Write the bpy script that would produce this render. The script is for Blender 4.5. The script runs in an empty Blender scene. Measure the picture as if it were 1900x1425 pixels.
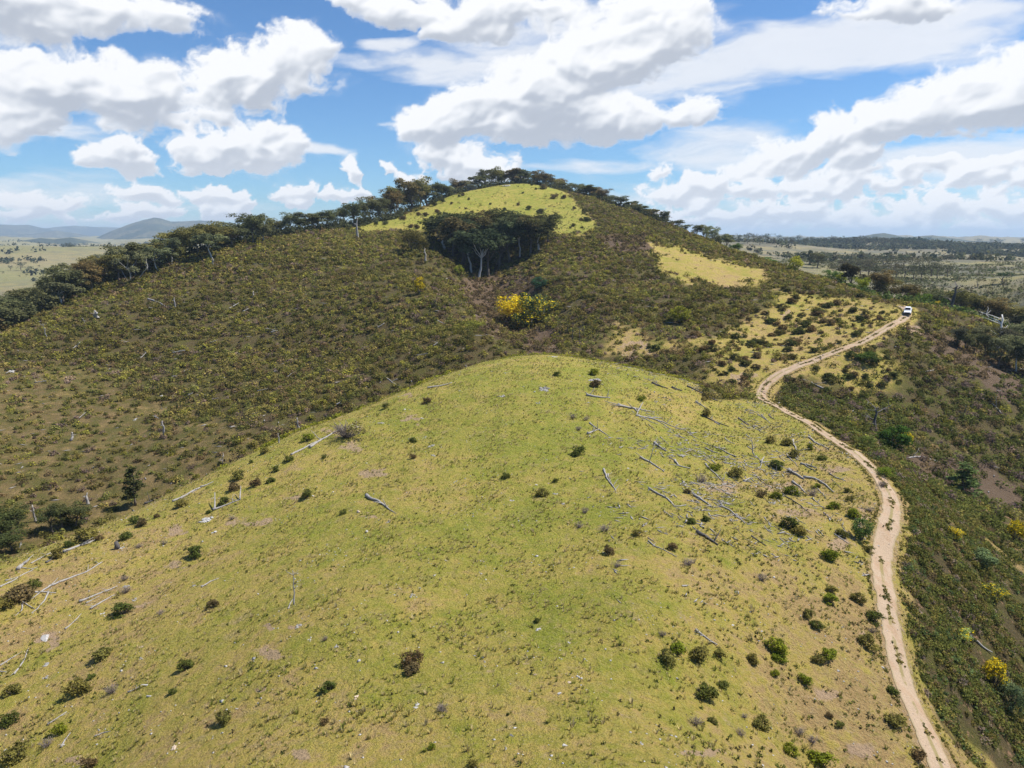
import bpy, math, random, time
import numpy as np
R = math.radians
T0 = time.time()
scene = bpy.context.scene
COL = scene.collection
# ------------------------------------------------------------------ camera
IW, IH, F = 1900.0, 1425.0, 1357.0
PITCH = math.atan((712.5 - 440.0) / F)
CZ = 60.0
cp_, sp_ = math.cos(PITCH), math.sin(PITCH)
cam_d = bpy.data.cameras.new('camera')
cam = bpy.data.objects.new('camera', cam_d)
COL.objects.link(cam)
cam.location = (0, 0, CZ)
cam.rotation_euler = (math.pi / 2 - PITCH, 0, 0)
cam_d.sensor_width = 36.0
cam_d.lens = 36.0 * F / IW
cam_d.clip_start = 0.5
cam_d.clip_end = 60000.0
scene.camera = cam
scene.view_settings.view_transform = 'Standard'
scene.view_settings.look = 'None'
scene.view_settings.gamma = 1.0
scene.view_settings.use_curve_mapping = False
scene.view_settings.exposure = 1.15
scene.cycles.max_bounces = 5
scene.cycles.diffuse_bounces = 2
scene.cycles.glossy_bounces = 1
scene.cycles.transmission_bounces = 2
scene.cycles.transparent_max_bounces = 6
scene.cycles.volume_bounces = 0
scene.cycles.volume_step_rate = 1.0
scene.cycles.use_adaptive_sampling = True
# ------------------------------------------------------------------ sun
SUN_EL, SUN_AZ = R(57), R(80)       # azimuth clockwise from +Y (away from the camera, to the right)
sun_d = bpy.data.lights.new('sun', 'SUN')
sun_d.energy = 3.3
sun_d.angle = R(2.0)
sun_d.color = (1.0, 0.955, 0.88)
sun = bpy.data.objects.new('sun', sun_d)
COL.objects.link(sun)
sun.location = (150, 200, 300)
sun.rotation_euler = (math.pi / 2 - SUN_EL, 0, math.pi - SUN_AZ)
# ------------------------------------------------------------------ pixel helpers (authoring on the terrain)
def ray(px, py):
    x = np.asarray(px, float) - 950.0
    y = 712.5 - np.asarray(py, float)
    Y = F * cp_ + y * sp_
    Z = -F * sp_ + y * cp_
    return np.arctan2(x, Y), Z / np.hypot(x, Y)
def proj(X, Y, Z):
    Z = Z - CZ
    d = np.maximum(Y * cp_ - Z * sp_, 1e-3)
    u = Y * sp_ + Z * cp_
    return 950.0 + F * X / d, 712.5 - F * u / d
# ------------------------------------------------------------------ sky: daylight with cumulus
world = bpy.data.worlds.new('World')
scene.world = world
world.use_nodes = True
world.cycles.sampling_method = 'MANUAL'
world.cycles.sample_map_resolution = 512
# azimuth / elevation (deg-like units from photo pixels), half widths in the same units, weight
CLOUDS = [
 (120,20,230,55,1.0),(20,40,120,50,.8),(250,30,110,40,.8),(90,165,150,70,1.15),(240,180,150,80,1.15),(20,215,120,50,.8),(370,215,120,50,.9),(480,150,110,60,1.05),(550,110,65,55,1.0),
 (420,165,90,60,.8),(505,190,60,35,.7),
 (440,285,110,40,1.0),(465,250,50,40,.9),(510,270,60,45,.8),(215,298,70,28,1.05),(225,280,35,22,.9),
 (245,358,75,26,1.0),(240,395,70,20,.8),(370,357,75,22,1.05),(410,388,60,26,.9),(530,345,50,22,.95),(525,368,45,18,.8),
 (615,355,50,15,.85),(640,320,18,28,.7),(713,315,22,14,.9),(760,335,45,22,.75),
 (70,375,110,30,.7),(150,400,90,22,.5),(20,400,60,28,.6),
 (760,20,110,45,1.05),(850,40,110,45,.95),(960,20,150,50,.9),
 (830,240,90,50,1.05),(920,200,110,75,1.2),(1030,185,130,90,1.25),(1110,110,120,90,1.15),(1190,60,110,70,.9),(1130,235,120,40,1.0),(980,245,150,34,1.0),
 (1290,215,60,35,.7),(890,310,70,42,.9),(850,290,80,45,.75),
 (1640,10,120,38,1.0),(1700,20,90,25,.8),
 (1790,190,150,75,1.2),(1880,165,110,90,1.2),(1740,220,100,40,.9),
 (1620,235,70,55,1.15),(1540,260,75,55,1.1),(1470,290,80,38,1.0),(1590,290,80,38,.9),(1420,315,60,22,.8),
 (1310,335,60,32,1.0),(1270,355,90,26,.9),(1225,320,40,22,.6),(1400,345,60,18,.75),
 (1500,355,100,38,1.0),(1620,340,100,42,1.05),(1720,320,100,36,1.05),(1830,335,100,42,1.05),
 (1370,400,120,34,1.0),(1260,405,90,30,.8),(1480,400,120,34,1.0),(1600,405,120,34,1.0),(1760,395,130,40,1.0),(1880,395,110,40,1.0),(1700,428,170,14,.7),(1400,430,150,12,.6),(1560,330,30,14,.8),(1310,375,40,14,.8),(1450,372,45,16,.9),(1180,400,30,16,.7),(1230,375,26,12,.7),(1560,428,60,12,.8),(1850,432,80,12,.8),
 (2050,300,160,120,1.0),(2300,150,260,90,1.1),(-200,120,170,80,1.0),(-260,330,200,40,.9),(2250,380,250,50,1.0),
 (300,-260,300,90,1.1),(900,-300,260,100,1.0),(1500,-240,300,80,1.1),(2300,-300,300,120,1.0),(-400,-250,300,100,1.0),
]
VEILS = [(1560,85,420,62,1.0),(1330,130,200,60,.9),(760,110,170,22,.85),(700,80,90,16,.8),(860,130,150,26,.7),(1350,270,160,42,.8),(1800,290,220,40,.8),
         (1050,60,260,90,.7),(100,240,180,26,.5),(600,285,60,10,.6),(1200,300,200,14,.4),(1500,380,500,60,.2),(100,390,260,50,.25)]
def build_world():
    nt = world.node_tree
    N, L = nt.nodes, nt.links
    N.clear()
    out = N.new('ShaderNodeOutputWorld')
    bg = N.new('ShaderNodeBackground'); bg.inputs['Strength'].default_value = 0.10
    L.new(bg.outputs[0], out.inputs[0])
    sky = N.new('ShaderNodeTexSky'); sky.sky_type = 'NISHITA'; sky.sun_disc = False
    sky.sun_elevation = SUN_EL; sky.sun_rotation = SUN_AZ
    sky.altitude = 600; sky.air_density = 1.0; sky.dust_density = 0.15; sky.ozone_density = 2.5
    mul = N.new('ShaderNodeMix'); mul.data_type = 'RGBA'; mul.blend_type = 'MULTIPLY'; mul.inputs[0].default_value = 1.0
    L.new(sky.outputs[0], mul.inputs[6]); mul.inputs[7].default_value = SKY_TINT
    L.new(mul.outputs[2], bg.inputs['Color'])
SKY_TINT = (.33, .47, .60, 1)
build_world()
# ------------------------------------------------------------------ numpy noise
def perlin(x, y, seed=0):
    x = np.asarray(x, float); y = np.asarray(y, float)
    xi = np.floor(x).astype(np.int64); yi = np.floor(y).astype(np.int64)
    xf, yf = x - xi, y - yi
    def gr(ix, iy, dx, dy):
        h = (ix * 374761393 + iy * 668265263 + seed * 1442695041) & 0xffffffff
        h = ((h ^ (h >> 13)) * 1274126177) & 0xffffffff
        a = ((h ^ (h >> 16)) & 0xffff) * (2 * math.pi / 65536.0)
        return np.cos(a) * dx + np.sin(a) * dy
    u = xf * xf * xf * (xf * (xf * 6 - 15) + 10); v = yf * yf * yf * (yf * (yf * 6 - 15) + 10)
    n00 = gr(xi, yi, xf, yf); n10 = gr(xi + 1, yi, xf - 1, yf)
    n01 = gr(xi, yi + 1, xf, yf - 1); n11 = gr(xi + 1, yi + 1, xf - 1, yf - 1)
    return 1.5 * ((n00 * (1 - u) + n10 * u) * (1 - v) + (n01 * (1 - u) + n11 * u) * v)
def fbm(x, y, octs=4, seed=0, rough=.5):
    s = 0; a = 1; t = 0
    for i in range(octs):
        s = s + a * perlin(x * 2 ** i, y * 2 ** i, seed + i * 17); t += a; a *= rough
    return s / t
def sstep(a, b, x):
    t = np.clip((np.asarray(x, float) - a) / (b - a), 0, 1); return t * t * (3 - 2 * t)
# ------------------------------------------------------------------ terrain: radial basis surface over (azimuth, log distance)
KNOLL = [(-500,1190,70,30),(-300,1130,76,28),(0,1045,88,26),(100,1010,91,26),(250,952,96,26),(400,872,103,26),(550,802,110,26),(640,772,114,26),(700,747,117,26),(800,704,121,26),
         (900,671,127,26),(1000,658,130,24),(1100,669,129,22),(1200,689,127,16),(1290,712,126,9)]
RIDGE = [(-500,780,215,45),(-300,705,230,45),(0,605,258,40),(100,562,273,40),(240,512,295,36),(350,474,308,34),(450,450,322,34),(560,431,342,30),(650,421,360,26),(720,407,395,26),(770,391,425,26),
         (830,366,452,24),(900,348,474,24),(950,339,482,24),(1010,346,477,24),(1070,361,456,26),(1130,377,430,28),(1230,412,372,28),(1300,440,335,28),(1400,479,295,28),(1500,509,265,28),
         (1600,542,235,26),(1690,567,212,24),(1760,578,220,16),(1830,600,228,12),(1900,632,235,10),(2100,720,240,10),(2400,860,240,10)]
CP = [ # (px, py, distance)
 (950,1425,28),(950,1130,45),(950,960,62),(950,780,90),
 (0,1425,50),(0,1200,66),(250,1425,40),(250,1200,56),(250,1060,74),(450,1425,33),(450,1150,52),(450,980,75),(650,1425,30),(650,1130,46),(650,930,72),(800,800,92),
 (-400,1425,58),(-300,1250,66),
 (1200,1425,28),(1200,1130,44),(1200,960,61),(1200,800,90),(1400,1425,34),(1400,1100,52),(1400,900,79),(1380,790,108),(1550,1425,40),(1550,1100,57),(1540,920,80),(1480,830,98),
 (0,990,122),(0,900,140),(0,800,168),(0,700,208),(250,930,124),(250,800,160),(250,650,215),(-300,900,150),(-300,800,185),
 (450,820,132),(450,700,180),(450,550,240),(650,745,142),(650,650,186),(650,500,255),(800,685,150),(780,600,187),(750,500,252),(700,450,300),
 (885,645,154),(860,610,168),(835,560,194),(800,520,226),(815,475,262),(850,430,330),(850,395,400),(760,420,350),
 (1000,646,182),(968,620,207),(938,580,236),(908,545,261),(887,518,278),(880,490,298),(920,450,310),(930,415,362),(940,375,425),
 (1070,640,166),(1090,600,180),(1050,560,208),(1000,520,240),(1010,480,272),(1100,540,220),(1100,490,255),(1110,445,300),(1080,415,345),(1050,385,410),
 (1200,660,160),(1200,600,182),(1200,540,215),(1200,480,255),(1200,440,300),(1180,410,365),
 (1300,690,146),(1300,620,172),(1300,560,200),(1300,500,245),(1300,465,285),
 # the track and its saddle
 (1410,735,136),(1405,710,143),(1450,690,149),(1530,660,160),(1600,634,172),(1660,605,187),(1690,582,200),
 (1400,640,170),(1400,580,195),(1400,520,240),(1550,600,190),(1550,560,213),(1620,570,208),
 (1430,748,128),(1500,785,112),(1580,835,98),(1625,880,88),(1660,940,79),(1650,985,73),(1632,1050,66),(1640,1120,60),(1655,1200,54.5),(1680,1290,50),(1720,1380,46.5),(1745,1425,45),
 # head of the gully right of the track and the far side of it
 (1500,730,142),(1560,760,135),(1620,800,128),(1560,700,152),(1650,680,160),(1700,760,150),(1700,880,116),(1750,700,165),(1750,640,188),(1850,700,178),(1900,760,168),(1800,820,148),(1900,850,150),
 (1760,920,105),(1830,985,101),(1900,1050,98),(2100,1200,92),(2000,980,135),(2200,1000,150),
 (1700,1050,72),(1750,1200,63),(1800,1100,76),(1850,1250,70),(1800,1400,56),(1900,1400,66),(1900,1200,80),(2100,1400,78),
 (1900,690,200),(1820,640,205),(2200,860,190),
 # beyond the crests, left
 (-300,600,800),(0,550,720),(60,540,850),(170,535,820),(60,500,1150),(180,500,1150),(300,500,1200),(40,472,1500),(130,462,1650),(250,463,1700),(-300,475,1600),(100,470,2300),(300,468,2500),(0,452,4500),(300,452,4500),(-400,452,4500),
 (500,470,1500),(700,470,1500),(950,470,1500),(1150,470,1500),(500,450,4500),(950,450,4500),
 # beyond the crests, right
 (1350,500,480),(1350,476,640),(1450,490,560),(1450,474,800),(1560,482,850),(1300,452,1050),(1380,453,1080),(1460,456,1080),(1540,463,1050),(1300,462,1250),(1380,463,1270),(1460,466,1270),(1540,472,1200),(1350,449,1600),(1550,452,1600),(1700,455,1600),(1900,461,1600),(2200,466,1600),(1550,458,1900),(1800,464,1900),
 (1560,525,420),(1650,520,460),(1750,520,470),(1700,498,620),(1640,480,800),(1800,505,580),(1890,512,540),(1650,480,740),(1760,480,760),(1880,483,760),(2050,485,760),(1650,488,880),(1760,490,900),(1880,492,900),(1700,474,1200),(1880,476,1200),
 (1850,538,420),(1900,556,380),(2100,600,350),
 (1400,462,2300),(1900,470,2300),(1500,449,4500),(1900,449,4500),(2300,449,4500),
]
def make_cp():
    P = list(CP)
    def resample(L, step):
        a = np.array(L, float); xs = np.arange(a[0, 0], a[-1, 0] + 1, step)
        return np.stack([xs] + [np.interp(xs, a[:, 0], a[:, k]) for k in (1, 2, 3)], 1)
    for x, y, r, d in resample(KNOLL, 55):
        P += [(x, y, r), (x, y + d * .30, r * .94), (x, y + d * .35, r * 1.05), (x, y + d, r * 1.14)]
    for x, y, r, d in resample(RIDGE, 70):
        P += [(x, y, r), (x, y + d * .28, r * .95), (x, y + d * .30, r * 1.07), (x, y + d, r * 1.2), (x, y + d * 1.7, r * 1.45)]
    P = np.array(P)
    th, t = ray(P[:, 0], P[:, 1])
    out = [np.stack([th, np.log(P[:, 2]), t], 1)]
    ext = []
    for th_ in (-1.25, -.95, .95, 1.25):
        for r, s in ((30, -.95), (60, -.60), (110, -.42), (200, -.22), (400, -.12), (1000, -.05), (3000, -.012)):
            ext.append((th_, math.log(r), s))
    for th_ in (-.7, -.45, -.2, 0, .2, .45, .7):
        ext.append((th_, math.log(12), -1.9)); ext.append((th_, math.log(12000), -.004)); ext.append((th_, math.log(20000), -.003))
        ext.append((th_, math.log(20), -1.13 + .18 * abs(th_)))
    out.append(np.array(ext))
    return np.concatenate(out)
def tps(d2): return .5 * d2 * np.log(d2 + 1e-12)
_cp = make_cp(); _X = _cp[:, :2]; _n = len(_X)
_K = tps(((_X[:, None] - _X[None]) ** 2).sum(-1)) + np.eye(_n) * 4e-5
_Pm = np.concatenate([np.ones((_n, 1)), _X], 1)
_A = np.block([[_K, _Pm], [_Pm.T, np.zeros((3, 3))]])
_w = np.linalg.solve(_A, np.concatenate([_cp[:, 2], np.zeros(3)]))
def slope_at(th, L):
    sh = th.shape; th = th.ravel(); L = L.ravel(); out = np.empty(len(th))
    for i in range(0, len(th), 20000):
        a = th[i:i + 20000, None] - _X[None, :, 0]; b = L[i:i + 20000, None] - _X[None, :, 1]
        out[i:i + 20000] = tps(a * a + b * b) @ _w[:_n] + _w[_n] + _w[_n + 1] * th[i:i + 20000] + _w[_n + 2] * L[i:i + 20000]
    return out.reshape(sh)
NT, NR = 880, 900
TH = np.concatenate([np.linspace(-math.pi, -.80, 60)[:-1], np.linspace(-.80, .80, NT), np.linspace(.80, math.pi, 60)[1:]])
LR = np.concatenate([np.linspace(math.log(12), math.log(700), 690)[:-1], np.linspace(math.log(700), math.log(14500), NR - 689)])
RR = np.exp(LR)
# coarse solve then bilinear refinement keeps the build quick
cT = np.linspace(-1.3, 1.3, 200); cL = np.linspace(LR[0], LR[-1], 330)
cS = slope_at(*np.meshgrid(cT, cL, indexing='ij'))
def cubic_up(A, x0, dx, x, axis):
    f = np.clip((x - x0) / dx, 1, A.shape[axis] - 2.001); i = f.astype(int); t = f - i
    sh = [1, 1]; sh[axis] = -1; t = t.reshape(sh)
    g = lambda k: np.take(A, np.clip(i + k, 0, A.shape[axis] - 1), axis)
    p0, p1, p2, p3 = g(-1), g(0), g(1), g(2)
    return p1 + .5 * t * (p2 - p0 + t * (2 * p0 - 5 * p1 + 4 * p2 - p3 + t * (3 * (p1 - p2) + p3 - p0)))
S = cubic_up(cubic_up(cS, cL[0], cL[1] - cL[0], LR, 1), cT[0], cT[1] - cT[0], np.clip(TH, -1.28, 1.28), 0)
back = -55.0 / np.maximum(RR, 30)
wb = sstep(.95, 1.25, np.abs(TH))[:, None]
S = S * (1 - wb) + back[None] * wb
GX = np.sin(TH)[:, None] * RR[None]; GY = np.cos(TH)[:, None] * RR[None]
GZ = S * RR[None]
_amp = np.minimum(1, RR[None] / 45.0)
GZ = GZ + _amp * (.55 * fbm(GX / 24, GY / 24, 3, 5) * sstep(60, 160, RR)[None] + .22 * fbm(GX / 7, GY / 7, 2, 9) + .07 * perlin(GX / 1.9, GY / 1.9, 3) * (RR[None] < 260)
                  + .035 * perlin(GX / .7, GY / .7, 4) * (RR[None] < 110))
far_ = sstep(500, 900, RR)[None]
GZ = GZ + far_ * (RR[None] * .0085 * fbm(GX / 420, GY / 420, 5, 12, .52))
GZ = GZ + CZ
def height(x, y):
    x = np.asarray(x, float); y = np.asarray(y, float)
    th = np.arctan2(x, y); L = np.log(np.maximum(np.hypot(x, y), 12.01))
    a = np.clip(np.interp(th, TH, np.arange(len(TH))), 0, len(TH) - 1.001); b = np.clip(np.interp(L, LR, np.arange(NR)), 0, NR - 1.001)
    i = a.astype(int); j = b.astype(int); u = a - i; v = b - j
    return (GZ[i, j] * (1 - u) + GZ[i + 1, j] * u) * (1 - v) + (GZ[i, j + 1] * (1 - u) + GZ[i + 1, j + 1] * u) * v
_SG = (GZ - CZ) / RR[None]
def hit(px, py, rmin=0):
    """world point where the photo's pixel meets the ground (first surface beyond rmin)"""
    th, t = ray(px, py); th = float(th); t = float(t)
    a = float(np.interp(th, TH, np.arange(len(TH)))); i = int(a); u = a - i
    s = _SG[i] * (1 - u) + _SG[min(i + 1, len(TH) - 1)] * u
    ok = np.nonzero((s[1:] >= t) & (s[:-1] < t) & (RR[1:] > rmin))[0]
    if len(ok) == 0:
        k = int(np.argmin(np.where(RR > max(rmin, 20), np.abs(s - t), 9))); r = RR[k]
    else:
        k = ok[0]; f = (t - s[k]) / (s[k + 1] - s[k] + 1e-12); r = RR[k] + (RR[k + 1] - RR[k]) * f
    x, y = math.sin(th) * r, math.cos(th) * r
    return x, y, float(height(x, y)), r
# ------------------------------------------------------------------ cloud layer: a dome band far outside the haze
def build_clouds():
    az = np.concatenate([np.arange(-180, -38, 1.2), np.arange(-38, 38, .085), np.arange(38, 180.5, 1.2)])
    el = np.concatenate([np.arange(-3, 18.5, .08), np.arange(18.5, 42, .35)])
    A, E = np.meshgrid(np.radians(az), np.radians(el), indexing='ij')
    # domain warp
    wx = fbm(A * 7, E * 10, 4, 31, .55) * .045 + fbm(A * 30, E * 42, 4, 33, .6) * .012
    wy = fbm(A * 7, E * 10, 4, 41, .55) * .022 + fbm(A * 30, E * 42, 4, 43, .6) * .010
    Aw, Ew = A + wx, E + wy
    acc = np.full(A.shape, -1.2); flat = np.zeros(A.shape)
    for (px, py, rx, ry, w) in CLOUDS:
        th, t = ray(px, py); e0 = math.atan(float(t)); th = float(th)
        th2, _ = ray(px + rx, py); _, t3 = ray(px, py - ry)
        ra = max(abs(float(th2) - th), .01); re = max(abs(math.atan(float(t3)) - e0), .006)
        if 300 < py < 450 and 0 < px < 1900: ra *= .84; re *= .88
        dy = (Ew - e0) / re
        dy = np.where(dy < 0, dy * 1.25, dy)            # flatter bases
        q = ((Aw - th) / ra) ** 2 + dy ** 2
        if py > 300 and px > 1150: w = w * .74
        v = w * (1 - .72 * q)
        k = .22; h = np.clip(.5 + .5 * (acc - v) / k, 0, 1)
        acc = v + (acc - v) * h + k * h * (1 - h)
    acc = np.maximum(acc, -1.2)
    fine = .55 + .45 * sstep(.25, .02, E)               # smaller puffs low down
    def billow(a, e, s, seed, o):
        r = 0; amp = 1; tot = 0
        for i in range(o):
            f = s * 2.03 ** i
            r = r + amp * (1 - 2.2 * np.abs(perlin(a * f, e * f * 1.4, seed + i * 7))); tot += amp; amp *= .56
        return r / tot
    def detail(a, e):
        lo = billow(a, e, 13, 71, 6); hi = billow(a, e, 26, 91, 5)
        return lo * (1 - (fine - .55) / .45) + hi * ((fine - .55) / .45)
    puff = detail(Aw, Ew); lowf = sstep(.15, .03, E)
    fb = fbm(Aw * 12, Ew * 17, 8, 57, .64)
    den = acc + (.55 + .25 * sstep(.16, .04, E)) * (puff - .35) + (1.0 - .45 * lowf) * fb + .75 * lowf * fbm(Aw * 30, Ew * 44, 6, 67, .6) + .16 * fbm(Aw * 90, Ew * 120, 4, 63, .6)
    cover = sstep(.04 + .05 * lowf, .52 - .16 * lowf, den)
    wisp = sstep(-.35, .35, den) * sstep(-.1, .5, fbm(Aw * 20, Ew * 34, 6, 101, .62)) * .34
    cover = np.clip(cover + wisp * (1 - cover), 0, 1)
    # light marched down through the layer from the sun's side
    thick = np.clip(den, 0, 1.6)
    nE = int(np.searchsorted(el, 18.5))
    lit = np.zeros(A.shape)
    tot = 0
    step = .0048
    for i in range(1, 15):
        sh = i * step
        src = np.empty_like(thick)
        for a_i in range(0, 1):
            pass
        # sample density at el+sh, az+0.35*sh
        ej = np.interp(E[0] + sh, E[0], np.arange(E.shape[1])); j0 = np.clip(ej.astype(int), 0, E.shape[1] - 2); fj = ej - j0
        ai = np.interp(A[:, 0] - .25 * sh, A[:, 0], np.arange(A.shape[0])); i0 = np.clip(ai.astype(int), 0, A.shape[0] - 2); fi = ai - i0
        d = thick[i0][:, j0] * (1 - fj) + thick[i0][:, j0 + 1] * fj
        d2 = thick[i0 + 1][:, j0] * (1 - fj) + thick[i0 + 1][:, j0 + 1] * fj
        d = d * (1 - fi[:, None]) + d2 * fi[:, None]
        w = math.exp(-i / 7.0)
        lit += d * w; tot += w
    shade = lit / tot
    lum = 1.05 + .05 * lowf - .33 * np.clip(shade - .12, 0, 2) - .09 * thick
    # relief of the puffs
    def blur(a, n):
        for _ in range(n):
            a = (np.roll(a, 1, 0) + np.roll(a, -1, 0) + 2 * a) / 4; a = (np.roll(a, 1, 1) + np.roll(a, -1, 1) + 2 * a) / 4
        return a
    for n_, k_ in ((60, .0070), (14, .0050), (3, .0030)):
        dn = blur(den, n_)
        rel = np.gradient(dn, axis=1) / np.gradient(E, axis=1); rel2 = np.gradient(dn, axis=0) / np.gradient(A, axis=0)
        lum = lum + .15 * np.tanh((-rel * k_ + rel2 * k_ * .45) * (1 + .5 * lowf) / .15) * sstep(0, .5, den)
        # veils
    va = np.full(A.shape, -1.0)
    Av = A + fbm(A * 4, E * 14, 4, 131, .55) * .09; Ev = E + fbm(A * 4, E * 14, 4, 137, .55) * .022
    for (px, py, rx, ry, w) in VEILS:
        th, t = ray(px, py); e0 = math.atan(float(t)); th = float(th)
        th2, _ = ray(px + rx, py); _, t3 = ray(px, py - ry)
        v = w * (1 - ((Av - th) / abs(float(th2) - th)) ** 2 - ((Ev - e0) / abs(math.atan(float(t3)) - e0)) ** 2)
        va = np.maximum(va, v)
    vn = fbm(Av * 7, Ev * 30, 7, 151, .6)
    veil = sstep(-.30, .80, va + 1.1 * vn) * .86
    low = sstep(.05, .0, E) * .18                       # bank of far cloud at the horizon
    veil = np.clip(veil + low * (1 - veil), 0, 1)
    lum = lum + .10 * fbm(Aw * 24, Ew * 34, 7, 171, .62) * sstep(1.05, .6, lum)
    fl_ = .40 + .22 * lowf; lum = np.where(lum < fl_ + .15, fl_ + .15 * np.exp(np.minimum((lum - fl_ - .15) / .15, 0)), lum)
    alpha = 1 - (1 - cover) * (1 - veil)
    lumv = .86 + .10 * vn
    L_ = (lum * cover + lumv * veil * (1 - cover)) / np.maximum(alpha, 1e-3)
    edge = sstep(R(42), R(34), E)
    alpha = alpha * edge
    RAD = 30000.0
    v = np.stack([np.cos(E) * np.sin(A) * RAD, np.cos(E) * np.cos(A) * RAD, np.sin(E) * RAD + CZ], -1).reshape(-1, 3)
    nA, nE_ = A.shape
    a = (np.arange(nA - 1)[:, None] * nE_ + np.arange(nE_ - 1)[None]).ravel()
    f = np.stack([a, a + 1, a + nE_ + 1, a + nE_], 1)
    me = bpy.data.meshes.new('sky_clouds'); me.vertices.add(len(v)); me.vertices.foreach_set('co', v.ravel())
    me.loops.add(f.size); me.loops.foreach_set('vertex_index', f.ravel())
    me.polygons.add(len(f)); me.polygons.foreach_set('loop_start', np.arange(0, f.size, 4)); me.update(calc_edges=True)
    for nme, arr in (('cover', alpha), ('lum', np.clip(L_, 0, 1.2))):
        at = me.attributes.new(nme, 'FLOAT', 'POINT'); at.data.foreach_set('value', arr.ravel().astype(np.float32))
    o = bpy.data.objects.new('sky_clouds', me); COL.objects.link(o); o['kind'] = 'structure'
    m = bpy.data.materials.new('sky_clouds'); m.use_nodes = True; nt = m.node_tree; N, L = nt.nodes, nt.links; N.clear()
    out = N.new('ShaderNodeOutputMaterial'); mx = N.new('ShaderNodeMixShader'); tp = N.new('ShaderNodeBsdfTransparent'); em = N.new('ShaderNodeEmission')
    ac = N.new('ShaderNodeAttribute'); ac.attribute_name = 'cover'; al = N.new('ShaderNodeAttribute'); al.attribute_name = 'lum'
    cr = N.new('ShaderNodeValToRGB'); L.new(al.outputs['Fac'], cr.inputs[0])
    e = cr.color_ramp.elements
    e[0].position = .0; e[0].color = (.24, .275, .34, 1)
    e[1].position = 1.0; e[1].color = (.80, .805, .82, 1)
    q = e.new(.45); q.color = (.42, .455, .52, 1)
    q = e.new(.70); q.color = (.62, .645, .69, 1)
    q = e.new(.86); q.color = (.72, .735, .765, 1)
    L.new(cr.outputs[0], em.inputs[0]); em.inputs[1].default_value = CLOUD_GAIN
    L.new(ac.outputs['Fac'], mx.inputs[0]); L.new(tp.outputs[0], mx.inputs[1]); L.new(em.outputs[0], mx.inputs[2]); L.new(mx.outputs[0], out.inputs[0])
    m.cycles.emission_sampling = 'NONE'
    me.materials.append(m)
    return o
CLOUD_GAIN = .575
sky_o = build_clouds()
# ------------------------------------------------------------------ helpers
def tag(o, label=None, cat=None, group=None, kind=None):
    if label: o['label'] = label
    if cat: o['category'] = cat
    if group: o['group'] = group
    if kind: o['kind'] = kind
    return o
def np_mesh(name, v, f, attrs=None, mats=(), smooth=False, fmat=None):
    """v (n,3); f (m,k) k = 3 or 4"""
    me = bpy.data.meshes.new(name)
    v = np.ascontiguousarray(v, np.float32); f = np.ascontiguousarray(f, np.int32)
    me.vertices.add(len(v)); me.vertices.foreach_set('co', v.ravel())
    me.loops.add(f.size); me.loops.foreach_set('vertex_index', f.ravel())
    me.polygons.add(len(f)); me.polygons.foreach_set('loop_start', np.arange(0, f.size, f.shape[1], dtype=np.int32))
    if fmat is not None: me.polygons.foreach_set('material_index', np.asarray(fmat, np.int32))
    if smooth: me.polygons.foreach_set('use_smooth', np.ones(len(f), bool))
    me.update(calc_edges=True)
    for k, a in (attrs or {}).items():
        a = np.asarray(a, np.float32)
        if a.ndim == 1:
            at = me.attributes.new(k, 'FLOAT', 'POINT'); at.data.foreach_set('value', a)
        else:
            if a.shape[1] == 3: a = np.concatenate([a, np.ones((len(a), 1), np.float32)], 1)
            at = me.attributes.new(k, 'FLOAT_COLOR', 'POINT'); at.data.foreach_set('color', np.ascontiguousarray(a).ravel())
    for m in mats: me.materials.append(m)
    return me
def link(name, me, parent=None):
    o = bpy.data.objects.new(name, me); COL.objects.link(o)
    if parent is not None: o.parent = parent
    return o
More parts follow.
